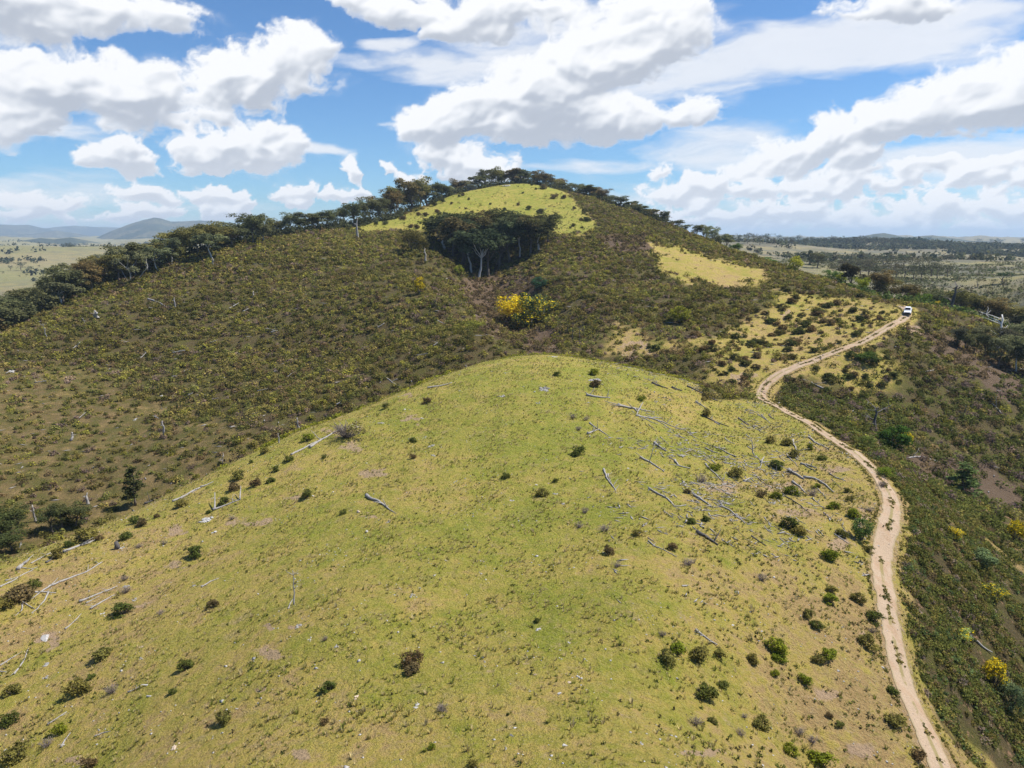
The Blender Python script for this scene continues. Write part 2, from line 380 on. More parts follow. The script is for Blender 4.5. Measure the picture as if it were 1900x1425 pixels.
class NB:
    """tiny node-building helper"""
    def __init__(s, name):
        s.m = bpy.data.materials.new(name); s.m.use_nodes = True; s.N = s.m.node_tree.nodes; s.L = s.m.node_tree.links
        s.b = s.N['Principled BSDF']; s.out = s.N['Material Output']
        s.b.inputs['Roughness'].default_value = .9; s.b.inputs['Specular IOR Level'].default_value = .15
    def set(s, sock, v):
        if hasattr(v, 'is_linked'): s.L.new(v, sock)
        else: sock.default_value = v
    def math(s, op, a, b=0., c=None, clamp=False):
        n = s.N.new('ShaderNodeMath'); n.operation = op; n.use_clamp = clamp
        s.set(n.inputs[0], a); s.set(n.inputs[1], b)
        if c is not None: s.set(n.inputs[2], c)
        return n.outputs[0]
    def noise(s, vec, scale, detail=4, rough=.55, dist=0.):
        n = s.N.new('ShaderNodeTexNoise'); s.L.new(vec, n.inputs['Vector']); n.inputs['Scale'].default_value = scale
        n.inputs['Detail'].default_value = detail; n.inputs['Roughness'].default_value = rough; n.inputs['Distortion'].default_value = dist
        return n.outputs[0]
    def attr(s, name, out='Fac'):
        n = s.N.new('ShaderNodeAttribute'); n.attribute_name = name; return n.outputs[out]
    def step(s, v, lo, hi):
        n = s.N.new('ShaderNodeMapRange'); n.interpolation_type = 'SMOOTHSTEP'; s.set(n.inputs[0], v)
        n.inputs[1].default_value = lo; n.inputs[2].default_value = hi; return n.outputs[0]
    def mix(s, f, a, b, mode='MIX'):
        n = s.N.new('ShaderNodeMix'); n.data_type = 'RGBA'; n.blend_type = mode
        s.set(n.inputs[0], f)
        for k, v in ((6, a), (7, b)):
            if not hasattr(v, 'is_linked') and len(v) == 3: v = (*v, 1)
            s.set(n.inputs[k], v)
        return n.outputs[2]
    def coord(s, which='Object'):
        n = s.N.new('ShaderNodeTexCoord'); return n.outputs[which]
    def bump(s, h, strength, dist):
        n = s.N.new('ShaderNodeBump'); n.inputs['Strength'].default_value = strength; n.inputs['Distance'].default_value = dist
        s.L.new(h, n.inputs['Height']); s.L.new(n.outputs[0], s.b.inputs['Normal'])
# ------------------------------------------------------------------ zones of the land
TRACK = [(1760,1460,44),(1747,1425,46),(1724,1375,48),(1705,1330,50),(1684,1285,53),(1668,1240,55),(1660,1190,58),(1648,1140,60),(1640,1085,64),(1632,1040,69),(1640,1000,73),(1657,960,79),(1657,925,83),
         (1640,895,87),(1612,868,92),(1575,832,99),(1535,806,106),(1495,782,112),(1455,762,118),(1423,747,127),(1410,733,133),(1412,720,139),(1432,702,145),(1468,682,152),(1520,664,159),(1570,647,166),(1612,628,173),
         (1645,610,183),(1672,595,193),(1688,583,200),(1684,575,204),(1672,567.5,208)]
def in_poly(px, py, poly):
    poly = np.array(poly, float); n = len(poly); ins = np.zeros(np.shape(px), bool); j = n - 1
    for i in range(n):
        xi, yi = poly[i]; xj, yj = poly[j]
        c = ((yi > py) != (yj > py)) & (px < (xj - xi) * (py - yi) / (yj - yi + 1e-9) + xi)
        ins ^= c; j = i
    return ins
P_SUMMIT = [(590,424),(700,407),(790,388),(800,372),(850,350),(950,330),(1010,340),(1060,362),(1090,398),(1112,412),(1095,434),(1040,436),(1000,428),(900,430),(850,428),(760,428),(640,430)]
P_PAST = [(1195,440),(1290,468),(1400,496),(1445,522),(1400,538),(1330,532),(1255,522),(1208,488)]
P_SLOPE = [(1440,535),(1560,548),(1660,562),(1700,572),(1690,600),(1600,645),(1500,690),(1420,730),(1300,712),(1290,690),(1340,660),(1270,645),(1180,668),(1110,660),(1120,615),(1150,590),(1210,630),(1300,630),(1370,600),(1420,570)]
P_RT = [(1520,668),(1640,640),(1690,690),(1680,720),(1600,740),(1540,720),(1480,700)]
P_SPUR = [(1640,885),(1720,900),(1800,952),(1900,1012),(2000,1060),(2000,1110),(1900,1058),(1820,1008),(1750,960),(1680,925)]
P_VERGE = [(1690,1290),(1740,1330),(1790,1360),(1860,1425),(1860,1480),(1750,1480),(1700,1340)]
P_BRK = [[(850,515),(900,512),(1030,512),(1020,530),(960,560),(945,620),(985,652),(900,625),(862,560)],[(1095,436),(1200,436),(1215,470),(1140,468)],
         [(1690,600),(1800,640),(1920,700),(1920,770),(1800,700),(1720,650)],[(1640,850),(1750,830),(1900,900),(1900,960),(1760,920)],[(960,600),(1030,600),(1040,660),(970,660)]]
P_LEFT_DRY = [(-400,640),(0,690),(150,680),(260,760),(420,800),(520,800),(420,880),(250,950),(100,1000),(-400,1200)]
def track_x(py):
    a = np.array(TRACK); o = np.argsort(a[:16, 1]); return np.interp(py, a[:20, 1][::-1], a[:20, 0][::-1])
_kn = np.array(KNOLL, float); _kth = ray(_kn[:, 0], _kn[:, 1])[0]; _o = np.argsort(_kth)
_rg = np.array(RIDGE, float); _rth = ray(_rg[:, 0], _rg[:, 1])[0]
def zones(x, y, z):
    th = np.arctan2(x, y); r = np.hypot(x, y)
    px, py = proj(x, y, z)
    wpx = px + fbm(x / 13, y / 13, 5, 201, .65) * 13000 / np.maximum(r, 60) ; wpy = py + fbm(x / 13, y / 13, 5, 207, .65) * 5200 / np.maximum(r, 60)
    kc = np.interp(th, _kth[_o], _kn[_o, 2]); rc = np.interp(th, _rth, _rg[:, 2])
    knoll = (r < kc * 1.035) & ~((px > 1300) & ((py < 742) | (px > track_x(py) + 8)))
    far = r > rc * 1.04
    mid = ~knoll & ~far
    W = [(wpx, wpy)]
    for k in range(4):
        am = 1.35 / np.maximum(r, 60) * 10000
        W.append((px + fbm(x / 10, y / 10, 4, 211 + k, .7) * 1.5 * am + (k - 1.5) * 5, py + fbm(x / 10, y / 10, 4, 221 + k, .7) * .62 * am + (k - 1.5) * 3))
    def P(poly):
        fr = sum(in_poly(a, b_, poly).astype(float) for a, b_ in W) / 5.
        soft_[0] = fr; return fr > .5
    soft_ = [None]; fr_ = {}
    summit = mid & P(P_SUMMIT); fr_['s'] = soft_[0]; summit |= far & (np.abs(px - 950) < 150) & (r < 560) & (r > 400)
    past = mid & P(P_PAST); fr_['p'] = soft_[0]; slope = mid & P(P_SLOPE) & (px < 1712); fr_['l'] = soft_[0] * (px < 1712); rt = mid & P(P_RT); fr_['r'] = soft_[0]
    spur = mid & P(P_SPUR); verge = mid & P(P_VERGE); ldry = mid & (px < 900) & P(P_LEFT_DRY); fr_['d'] = soft_[0]
    brk = np.zeros(px.shape, bool)
    for q in P_BRK: brk |= mid & P(q)
    right = mid & (px > 1400) & ~slope & ~past
    dens = np.zeros(px.shape)
    dens[mid] = 1.0
    dens[right & (py > 730)] = 1.15
    ldn = sstep(620, 820, py + .25 * (300 - px))
    dens = np.where(mid & (px < 900), 1.0 - .42 * ldn * sstep(620, 300, px - (py - 700) * .3), dens)
    dens = dens * (1 - .22 * fr_['d'])
    for kk, dv in (('s', .05), ('p', .06), ('l', .24), ('r', .25)):
        dens = np.where(mid, dens * (1 - fr_[kk]) + dv * fr_[kk], dens)
    dens[spur] = .35; dens[verge] = .12
    dens[brk] *= .55
    dens[knoll | far] = 0
    return dict(px=px, py=py, r=r, th=th, knoll=knoll, far=far, mid=mid, summit=summit, past=past, slope=slope, rt=rt, spur=spur, verge=verge, ldry=ldry, brk=brk, right=right, dens=dens)
def soft(a, n=1):
    a = a.astype(float)
    for _ in range(n):
        a[1:-1] = (a[:-2] + 2 * a[1:-1] + a[2:]) / 4; a[:, 1:-1] = (a[:, :-2] + 2 * a[:, 1:-1] + a[:, 2:]) / 4
    return a
Z = zones(GX, GY, GZ)
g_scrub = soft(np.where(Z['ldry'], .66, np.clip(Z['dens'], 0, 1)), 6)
g_lush = np.zeros(GX.shape)
g_lush += Z['knoll'] * (.52 + .25 * np.exp(-((Z['px'] - 990) / 330) ** 2) * sstep(1500, 900, Z['py']) - .42 * sstep(1150, 1600, Z['px']) * sstep(740, 1100, Z['py']) - .15 * sstep(350, 0, Z['px']))
g_lush += Z['summit'] * .85 + Z['past'] * .40 + Z['slope'] * .30 + Z['rt'] * .45 + Z['spur'] * .12 + Z['verge'] * .2 + Z['ldry'] * .20
g_lush += (Z['mid'] & (Z['dens'] > .5)) * .22
g_far = Z['far'] * 1.0
left_far = Z['far'] & (Z['px'] < 700)
g_lush = np.where(left_far, .50 + .25 * np.sign(fbm(GX / 260, GY / 260, 2, 61)), g_lush)
g_lush = np.where(Z['far'] & (Z['px'] > 1250), .16 + .35 * (Z['r'] < 700), g_lush)
g_lush = soft(g_lush, 12)
BARE = [(318,1052,34,14),(480,972,42,12),(545,925,30,9),(440,968,20,8),(690,878,35,11),(650,830,28,16),(615,800,30,10),(505,1213,40,13),(497,1165,22,9),(560,1160,20,8),(765,775,24,10),(760,735,20,8),
        (265,1120,26,9),(90,1190,18,28),(140,1415,40,12),(560,1400,30,10),(480,1285,26,8),(330,985,26,8),(1340,905,60,10),(1450,905,50,16),(1560,1010,30,20),(1600,960,22,26),(1480,950,60,12),(1550,870,40,10),
        (1620,1080,12,30),(1600,1180,22,20),(1530,1290,60,14),(1600,1390,60,20),(1300,1400,50,12),(690,960,20,6),(1380,700,40,10),(1180,640,40,14),(1170,660,30,8),(1460,585,10,22),(1600,575,24,4),(1695,612,16,12)]
g_bare = np.zeros(GX.shape)
_bw1 = fbm(GX / 2.2, GY / 2.2, 4, 231, .65) * 42; _bw2 = fbm(GX / 2.2, GY / 2.2, 4, 233, .65) * 20
for (bx, by, rx, ry) in BARE:
    q = ((Z['px'] + _bw1 - bx) / rx) ** 2 + ((Z['py'] + _bw2 - by) / ry) ** 2
    g_bare = np.maximum(g_bare, np.exp(-q * 1.1) * (~Z['far']))
_tr = np.array(TRACK)
# distance to the track in metres, for its sandy shoulders
def catmull(P, n):
    P = np.array(P, float); P = np.vstack([2 * P[0] - P[1], P, 2 * P[-1] - P[-2]]); out = []
    for i in range(1, len(P) - 2):
        t = np.linspace(0, 1, n, endpoint=False)[:, None]; p0, p1, p2, p3 = P[i - 1:i + 3]
        out.append(.5 * (2 * p1 + (p2 - p0) * t + (2 * p0 - 5 * p1 + 4 * p2 - p3) * t * t + (3 * p1 - p0 - 3 * p2 + p3) * t ** 3))
    return np.vstack(out + [P[-2:-1]])
def track_pts():
    W = []
    for (px, py, r) in TRACK:
        x, y, z, rr = hit(px, py, r * .8)
        W.append((x, y))
    W = np.array(W)
    W[1:-1] = (W[:-2] + 2 * W[1:-1] + W[2:]) / 4
    c = catmull(W, 16)
    s = np.concatenate([[0], np.cumsum(np.hypot(*np.diff(c, axis=0).T))]); n = int(s[-1] / .30)
    u = np.linspace(0, s[-1], n)
    return np.stack([np.interp(u, s, c[:, 0]), np.interp(u, s, c[:, 1])], 1), u
TP, TU = track_pts()
def track_dist(x, y):
    d = np.full(x.shape, 99.0); idx = np.nonzero((x.ravel() > 5) & (y.ravel() > 5) & (np.hypot(x, y).ravel() < 230))[0]
    xf, yf = x.ravel()[idx], y.ravel()[idx]; best = np.full(len(idx), 99.0)
    q = TP[::4]
    for i in range(0, len(idx), 20000):
        best[i:i + 20000] = np.sqrt(((xf[i:i + 20000, None] - q[None, :, 0]) ** 2 + (yf[i:i + 20000, None] - q[None, :, 1]) ** 2).min(1))
    d.ravel()[idx] = best
    return d
TD = track_dist(GX, GY)
g_bare = np.maximum(g_bare, .62 * sstep(2.0, 1.0, TD))
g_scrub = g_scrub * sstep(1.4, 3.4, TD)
# flatten a little under the track so the sheet lies well
g_brown = soft(Z['brk'] | (Z['far'] & (Z['px'] > 1250) & (fbm(GX / 120, GY / 120, 3, 77) > .08) & (Z['r'] > 420)), 3)
g_orange = soft(Z['mid'] & (Z['px'] > 1600) & (Z['py'] > 900), 4)
def ground_mat():
    b = NB('hill_ground'); P = b.coord()
    n_big = b.noise(P, .055, 5, .55); n_mid = b.noise(P, .32, 6, .62, .3); n_sm = b.noise(P, 1.6, 6, .65, .4); n_fine = b.noise(P, 6.5, 5, .7); n_gr = b.noise(P, 19., 3, .7)
    lush = b.attr('lush')
    k = b.math('ADD', lush, b.math('MULTIPLY_ADD', n_big, 1.3, -.65)); k = b.math('ADD', k, b.math('MULTIPLY_ADD', n_mid, 2.0, -1.0)); k = b.math('ADD', k, b.math('MULTIPLY_ADD', n_sm, 1.4, -.70))
    cr = b.N.new('ShaderNodeValToRGB'); b.L.new(k, cr.inputs[0]); e = cr.color_ramp.elements
    e[0].position = 0.; e[0].color = (.330, .215, .100, 1)
    e[1].position = 1.; e[1].color = (.205, .215, .024, 1)
    for p, c in ((.18, (.370, .260, .100)), (.34, (.365, .272, .070)), (.52, (.315, .258, .056)), (.78, (.262, .240, .036))):
        q = e.new(p); q.color = (*c, 1)
    col = cr.outputs[0]
    pt = b.noise(P, .75, 6, .7, .8)
    col = b.mix(b.math('MULTIPLY', b.step(pt, .54, .64), .40), col, (.30, .22, .105))
    col = b.mix(b.math('MULTIPLY', b.step(pt, .46, .36), .35), col, (.135, .150, .015))
    col = b.mix(1.0, col, (1.14, 1.15, 1.02), 'MULTIPLY')
    # straw clumps and dark tufts
    col = b.mix(b.math('MULTIPLY', b.step(n_fine, .53, .66), .60), col, (.40, .33, .15))
    col = b.mix(b.math('MULTIPLY', b.step(n_fine, .46, .33), .62), col, (.075, .080, .018))
    col = b.mix(b.math('MULTIPLY', b.step(n_gr, .45, .32), .45), col, (.06, .06, .02))
    col = b.mix(b.math('MULTIPLY', b.step(n_gr, .56, .68), .40), col, (.46, .41, .24))
    # floor beneath scrub
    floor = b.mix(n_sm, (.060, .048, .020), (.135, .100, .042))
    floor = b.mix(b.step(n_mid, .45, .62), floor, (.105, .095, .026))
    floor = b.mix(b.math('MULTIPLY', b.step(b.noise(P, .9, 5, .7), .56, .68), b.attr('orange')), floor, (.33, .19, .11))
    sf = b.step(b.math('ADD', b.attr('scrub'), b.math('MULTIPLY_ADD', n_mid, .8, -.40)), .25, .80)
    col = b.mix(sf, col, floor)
    brown = b.mix(n_fine, (.085, .056, .034), (.170, .118, .074))
    col = b.mix(b.step(b.math('ADD', b.attr('brown'), b.math('MULTIPLY_ADD', n_sm, .7, -.35)), .35, .75), col, brown)
    # far country: blue-brown scrub mottling
    fm = b.noise(P, .035, 8, .68)
    farc = b.mix(b.step(fm, .42, .60), col, (.050, .060, .032))
    farc = b.mix(b.step(b.noise(P, .008, 5, .6), .56, .70), farc, (.27, .21, .14))
    col = b.mix(b.math('MULTIPLY', b.attr('far'), b.attr('fscrub')), col, farc)
    col = b.mix(b.math('MULTIPLY', b.attr('far'), .62), col, b.mix(fm, (.125, .135, .085), (.22, .195, .145)))
    # bare earth
    bare = b.mix(n_fine, (.36, .235, .145), (.50, .36, .245))
    bare = b.mix(b.step(n_gr, .56, .66), bare, (.20, .13, .08))
    bf = b.math('ADD', b.attr('bare'), b.math('MULTIPLY_ADD', n_sm, 1.0, -.5)); bf = b.math('ADD', bf, b.math('MULTIPLY_ADD', n_fine, .6, -.3))
    col = b.mix(b.math('MULTIPLY', b.step(bf, .48, .78), .82), col, bare)
    sp = b.math('MULTIPLY', b.step(b.noise(P, .75, 4, .6), .60, .70), b.step(n_fine, .42, .62))
    col = b.mix(b.math('MULTIPLY', sp, .5), col, bare)
    b.L.new(col, b.b.inputs['Base Color']); b.b.inputs['Roughness'].default_value = .95
    h = b.math('ADD', b.math('MULTIPLY', n_sm, 1.2), b.math('ADD', b.math('MULTIPLY', n_fine, .6), b.math('MULTIPLY', n_gr, .22)))
    b.bump(h, 1.0, .42)
    return b.m
g_fs = (Z['far'] & (Z['px'] > 1150)) * 1.0 + left_far * .55 * sstep(1.0, 0, 1 - np.abs(fbm(GX / 300, GY / 300, 2, 64)) * 3)
i_ = np.arange(len(TH) - 1)[:, None] * NR; j_ = np.arange(NR - 1)[None]; a_ = (i_ + j_).ravel()
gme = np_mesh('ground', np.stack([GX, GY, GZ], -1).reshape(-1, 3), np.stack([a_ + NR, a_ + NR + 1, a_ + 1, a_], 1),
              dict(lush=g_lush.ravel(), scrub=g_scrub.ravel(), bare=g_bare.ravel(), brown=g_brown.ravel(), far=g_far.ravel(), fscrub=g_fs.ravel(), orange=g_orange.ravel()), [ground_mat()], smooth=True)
ground = tag(link('ground', gme), kind='structure')
# disc under the camera closing the sheet
# ------------------------------------------------------------------ the track
def track_mat():
    b = NB('track_dirt'); P = b.coord(); u = b.attr('across')
    n1 = b.noise(P, .5, 5, .6); n2 = b.noise(P, 3.2, 6, .7); n3 = b.noise(P, 13., 3, .7)
    base = b.mix(n2, (.30, .215, .14), (.47, .355, .25))
    base = b.mix(b.step(n1, .45, .65), base, (.36, .245, .155))
    base = b.mix(b.step(n3, .60, .72), base, (.55, .45, .34))
    base = b.mix(b.math('MULTIPLY', b.step(n3, .40, .28), .6), base, (.20, .13, .085))
    mid = b.math('MULTIPLY', b.step(b.math('ABSOLUTE', b.math('ADD', u, b.math('MULTIPLY_ADD', n1, .3, -.15))),   .24, .08), b.step(b.math('ADD', b.noise(P, .35, 3, .5), b.math('MULTIPLY_ADD', n2, .6, -.3)), .42, .50))
    base = b.mix(b.math('MULTIPLY', mid, .7), base, (.20, .17, .05))
    rim = b.step(b.math('ADD', b.math('ABSOLUTE', u), b.math('MULTIPLY_ADD', n2, .5, -.25)), .80, .98)
    base = b.mix(b.math('MULTIPLY', rim, .5), base, (.23, .20, .085))
    b.L.new(base, b.b.inputs['Base Color'])
    b.bump(b.math('ADD', n2, b.math('MULTIPLY', n3, .4)), .8, .15)
    return b.m
def build_track():
    t = np.gradient(TP, axis=0); t /= np.hypot(t[:, 0], t[:, 1])[:, None]; nrm = np.stack([t[:, 1], -t[:, 0]], 1)
    K = 13; u = np.linspace(-1, 1, K)
    wl = .84 + .32 * fbm(TU / 3, TU * 0, 4, 301) + .10 * fbm(TU / .7, TU * 0, 2, 305); wr = .84 + .32 * fbm(TU / 3, TU * 0 + 5, 4, 302) + .10 * fbm(TU / .7, TU * 0 + 7, 2, 306)
    w = np.where(u[None] < 0, wl[:, None], wr[:, None])
    x = TP[:, 0, None] + nrm[:, 0, None] * u[None] * w; y = TP[:, 1, None] + nrm[:, 1, None] * u[None] * w
    z = height(x, y) + .085 - .05 * np.abs(u[None]) ** 6 - .06 * np.exp(-((np.abs(u[None]) - .55) / .2) ** 2) + .03 * np.exp(-(u[None] / .2) ** 2)
    v = np.stack([x, y, z], -1).reshape(-1, 3)
    n = len(TP); a = (np.arange(n - 1)[:, None] * K + np.arange(K - 1)[None]).ravel()
    me = np_mesh('dirt_track', v, np.stack([a, a + 1, a + K + 1, a + K], 1), dict(across=np.tile(u, n)), [track_mat()], smooth=True)
    tag(link('dirt_track', me), kind='structure')
build_track()
# ------------------------------------------------------------------ plant materials
def foliage_mat(name, own=True):
    """leaf colour comes from the object's own colour, varied leaf by leaf; 'fl' marks blossom"""
    b = NB(name)
    if own:
        oi = b.N.new('ShaderNodeObjectInfo'); c = oi.outputs['Color']
    else:
        c = b.attr('tint', 'Color')
    t = b.attr('tone')
    c1 = b.mix(1.0, c, (.80, .84, .86), 'MULTIPLY'); c2 = b.mix(1.0, c, (2.15, 2.05, 1.75), 'MULTIPLY')
    col = b.mix(t, c1, c2)
    if own:
        fl = b.attr('fl'); col = b.mix(fl, col, b.mix(t, (.52, .37, .010), (.95, .72, .035)))
    dif = b.N.new('ShaderNodeBsdfDiffuse'); trn = b.N.new('ShaderNodeBsdfTranslucent'); mx = b.N.new('ShaderNodeMixShader'); mx.inputs[0].default_value = .36
    b.L.new(col, dif.inputs[0]); b.L.new(col, trn.inputs[0]); b.L.new(dif.outputs[0], mx.inputs[1]); b.L.new(trn.outputs[0], mx.inputs[2])
    b.L.new(mx.outputs[0], b.out.inputs[0]); b.N.remove(b.b)
    return b.m
M_LEAF = foliage_mat('leaves'); M_SCRUB = foliage_mat('scrub_leaves', False)
def bark_mat(name, a, c, dark, scale=3.):
    b = NB(name); P = b.coord()
    n = b.noise(P, scale, 5, .65, .5); col = b.mix(n, a, c)
    n2 = b.noise(P, scale * 3.5, 4, .7); col = b.mix(b.step(n2, .54, .66), col, dark)
    b.L.new(col, b.b.inputs['Base Color']); b.bump(n2, .6, .05); return b.m
M_WHITE = bark_mat('pale_bark', (.46, .44, .40), (.66, .64, .60), (.27, .23, .19), .9)
M_BARK = bark_mat('grey_brown_bark', (.10, .08, .065), (.19, .16, .13), (.05, .04, .03), 1.5)
M_LOG = bark_mat('weathered_wood', (.23, .21, .19), (.42, .395, .37), (.11, .095, .08), 2.6)
M_CHAR = bark_mat('charred_wood', (.055, .050, .048), (.16, .145, .135), (.02, .018, .017), 2.6)
M_TWIG = bark_mat('dry_twigs', (.16, .125, .11), (.30, .25, .23), (.09, .07, .06), 4)
# ------------------------------------------------------------------ leaf clouds and branches
def leaf_quads(rng, cen, rad, n, size, shell=.55, flat=.35, up=.5):
    """n leaf-clump quads over an ellipsoid's shell"""
    d = rng.normal(size=(n, 3)); d /= np.linalg.norm(d, axis=1)[:, None]
    d[:, 2] = np.where(d[:, 2] < -flat, -d[:, 2], d[:, 2])
    rr = shell + (1 - shell) * rng.random(n) ** .6
    rr *= 1 + .12 * rng.normal(size=n)
    p = np.asarray(cen) + d * rr[:, None] * np.asarray(rad)
    nn = d + rng.normal(size=(n, 3)) * .75; nn[:, 2] += up; nn /= np.linalg.norm(nn, axis=1)[:, None]
    a = np.cross(nn, rng.normal(size=(n, 3))); a /= np.linalg.norm(a, axis=1)[:, None]; b = np.cross(nn, a)
    s = size * (.55 + .9 * rng.random(n))[:, None]; e = (.45 + .5 * rng.random(n))[:, None]
    q = np.stack([p - a * s, p - b * s * e, p + a * s, p + b * s * e * (.5 + rng.random((n, 1)))], 1)
    return q.reshape(-1, 3)
def tube(path, radii, sides=6, cap=True):
    path = np.asarray(path, float); n = len(path)
    t = np.gradient(path, axis=0); t /= np.linalg.norm(t, axis=1)[:, None] + 1e-9
    ref = np.array([0, 0, 1.]) if abs(t[:, 2]).mean() < .8 else np.array([1., 0, 0])
    s = np.cross(t, ref); s /= np.linalg.norm(s, axis=1)[:, None] + 1e-9; u = np.cross(s, t)
    ang = np.linspace(0, 2 * math.pi, sides, endpoint=False)
    ring = path[:, None] + (s[:, None] * np.cos(ang)[None, :, None] + u[:, None] * np.sin(ang)[None, :, None]) * np.asarray(radii)[:, None, None]
    v = ring.reshape(-1, 3); f = []
    for i in range(n - 1):
        for k in range(sides):
            f.append((i * sides + k, i * sides + (k + 1) % sides, (i + 1) * sides + (k + 1) % sides, (i + 1) * sides + k))
    if cap:
        c0, c1 = len(v), len(v) + 1; v = np.vstack([v, path[0], path[-1]])
        for k in range(sides):
            f.append((c0, (k + 1) % sides, k, c0)); f.append((c1, (n - 1) * sides + k, (n - 1) * sides + (k + 1) % sides, c1))
    return v, f
class Acc:
    def __init__(s): s.v = []; s.f = []; s.n = 0
    def add(s, v, f):
        s.v.append(np.asarray(v)); s.f.append(np.asarray(f, int) + s.n); s.n += len(v)
    def tube(s, path, radii, sides=6): s.add(*tube(path, radii, sides))
    def mesh(s, name, mats, attrs=None, smooth=True):
        v = np.vstack(s.v); f = np.vstack(s.f)
        me = bpy.data.meshes.new(name)
        # quads whose last corner repeats the first are triangles
        faces = [tuple(q[:3]) if q[0] == q[3] else tuple(q) for q in f.tolist()]
        me.from_pydata(v.tolist(), [], faces); 
        if smooth: me.polygons.foreach_set('use_smooth', np.ones(len(me.polygons), bool))
        for m in mats: me.materials.append(m)
        return me
def wobble(rng, p0, p1, n, amp, sag=0):
    t = np.linspace(0, 1, n)[:, None]; p = np.asarray(p0) * (1 - t) + np.asarray(p1) * t
    L = np.linalg.norm(np.asarray(p1) - np.asarray(p0))
    off = np.cumsum(rng.normal(size=(n, 3)), 0); off -= off[0] + (off[-1] - off[0]) * t
    return p + off * amp * L / n ** .5 + np.array([0, 0, 1.]) * (sag * L * 4 * t * (1 - t))
def leaves_mesh(name, rng, lobes, n_tot, size, flower=0., **kw):
    vol = np.array([(r[0] * r[1] * r[2]) ** (2 / 3) for c, r in lobes]); cnt = np.maximum(6, (n_tot * vol / vol.sum()).astype(int))
    V = []; T = []; FL = []
    for (c, r), n in zip(lobes, cnt):
        q = leaf_quads(rng, c, r, n, size, **kw); V.append(q)
        base = rng.uniform(.15, .85); t = np.clip(base + rng.normal(size=n) * .28, 0, 1)
        T.append(np.repeat(t, 4))
        p = flower if np.isscalar(flower) else flower(np.asarray(c))
        FL.append(np.repeat((rng.random(n) < p).astype(float), 4))
    v = np.vstack(V)
    return np_mesh(name, v, np.arange(len(v)).reshape(-1, 4), dict(tone=np.concatenate(T), fl=np.concatenate(FL)), [M_LEAF])
def make_gum(seed, lean=0., multi=1, spread=.34, open_=False, bark=None, nleaf=3200, trunk_frac=.40):
    """unit-height eucalypt: trunk with limbs, crown of leaf clumps. returns (trunk mesh, crown mesh)"""
    rng = np.random.default_rng(seed); A = Acc(); lobes = []
    for m in range(multi):
        a0 = rng.uniform(0, 6.28); off = (0.03 * multi) * np.array([math.cos(a0 + m * 2.1), math.sin(a0 + m * 2.1), 0])
        tf = trunk_frac * rng.uniform(.85, 1.15)
        top = off * (4 if multi > 1 else 1) + np.array([lean * rng.uniform(.5, 1), rng.normal() * .03, tf])
        r0 = (.020 if multi == 1 else .014) * (.68 if bark is not None else 1)
        A.tube(wobble(rng, off - np.array([0, 0, .04]), top, 7, .05), np.linspace(r0 * 1.5, r0 * .8, 7), 7)
        nl = rng.integers(4, 7) if multi == 1 else rng.integers(2, 4)
        for k in range(nl):
            a = a0 + k * 2.4 + rng.uniform(-.4, .4); h = rng.uniform(.66, .93); sp = spread * rng.uniform(.35, 1.)
            tip = np.array([top[0] + math.cos(a) * sp * .8, top[1] + math.sin(a) * sp * .8, h])
            st = top - np.array([0, 0, rng.uniform(0, .12)])
            A.tube(wobble(rng, st, tip, 6, .08), np.linspace(r0 * .62, r0 * .14, 6), 5)
            for q in range(2 if open_ else 3):
                c = tip + rng.normal(size=3) * np.array([.09, .09, .07]); s = rng.uniform(.075, .145) * (1.05 if open_ else 1.2)
                lobes.append((c, (s * 1.1, s * 1.1, s * .8)))
        for q in range((4 if open_ else 11) if multi == 1 else 2):
            a = rng.uniform(0, 6.28); rr = spread * math.sqrt(rng.random()) * .85
            s = rng.uniform(.085, .15); lobes.append(((top[0] + rr * math.cos(a), top[1] + rr * math.sin(a), rng.uniform(tf * .72, .86)), (s * 1.1, s * 1.1, s * .9)))
    return (A.mesh('trunk', [bark or M_BARK]), leaves_mesh('crown', rng, lobes, nleaf, .020 if nleaf > 1500 else .03, shell=.35, flat=.6, up=.7))
def make_bushy(seed, nleaf=2400, flower=0., wide=.5, size=.030, stem=True):
    rng = np.random.default_rng(seed); A = Acc(); lobes = []
    for k in range(5):
        a = k * 1.26 + rng.uniform(-.3, .3); p = np.array([math.cos(a) * wide * .5, math.sin(a) * wide * .5, rng.uniform(.45, .75)])
        A.tube(wobble(rng, (0, 0, -.05), p, 5, .06), np.linspace(.028, .006, 5), 5)
    for k in range(24):
        a = rng.uniform(0, 6.28); rr = wide * math.sqrt(rng.random()) * .82; z = .16 + (.74 - .46 * (rr / wide) ** 2) * rng.random() ** .8
        s = rng.uniform(.13, .22) * wide / .5; lobes.append(((rr * math.cos(a), rr * math.sin(a), z), (s, s, s * .8)))
    return (A.mesh('trunk', [M_BARK]), leaves_mesh('crown', rng, lobes, nleaf, size, flower=flower, shell=.4, flat=.8, up=.5))
def make_slender(seed, nleaf=1300):
    rng = np.random.default_rng(seed); A = Acc(); lobes = []
    A.tube(wobble(rng, (0, 0, -.04), (0.01, 0, .97), 8, .02), np.linspace(.017, .003, 8), 6)
    for k in range(22):
        z = .20 + .78 * (k + rng.random()) / 22; w = .17 * (1.06 - z) ** .7 + .02; a = rng.uniform(0, 6.28); rr = w * rng.uniform(.2, .9)
        A.tube([(0, 0, z - .03), (rr * math.cos(a), rr * math.sin(a), z)], [.004, .0015], 4)
        s = rng.uniform(.04, .07); lobes.append(((rr * math.cos(a), rr * math.sin(a), z), (s * 1.2, s * 1.2, s)))
    return (A.mesh('trunk', [M_BARK]), leaves_mesh('crown', rng, lobes, nleaf, .018, shell=.2, flat=1, up=.3))
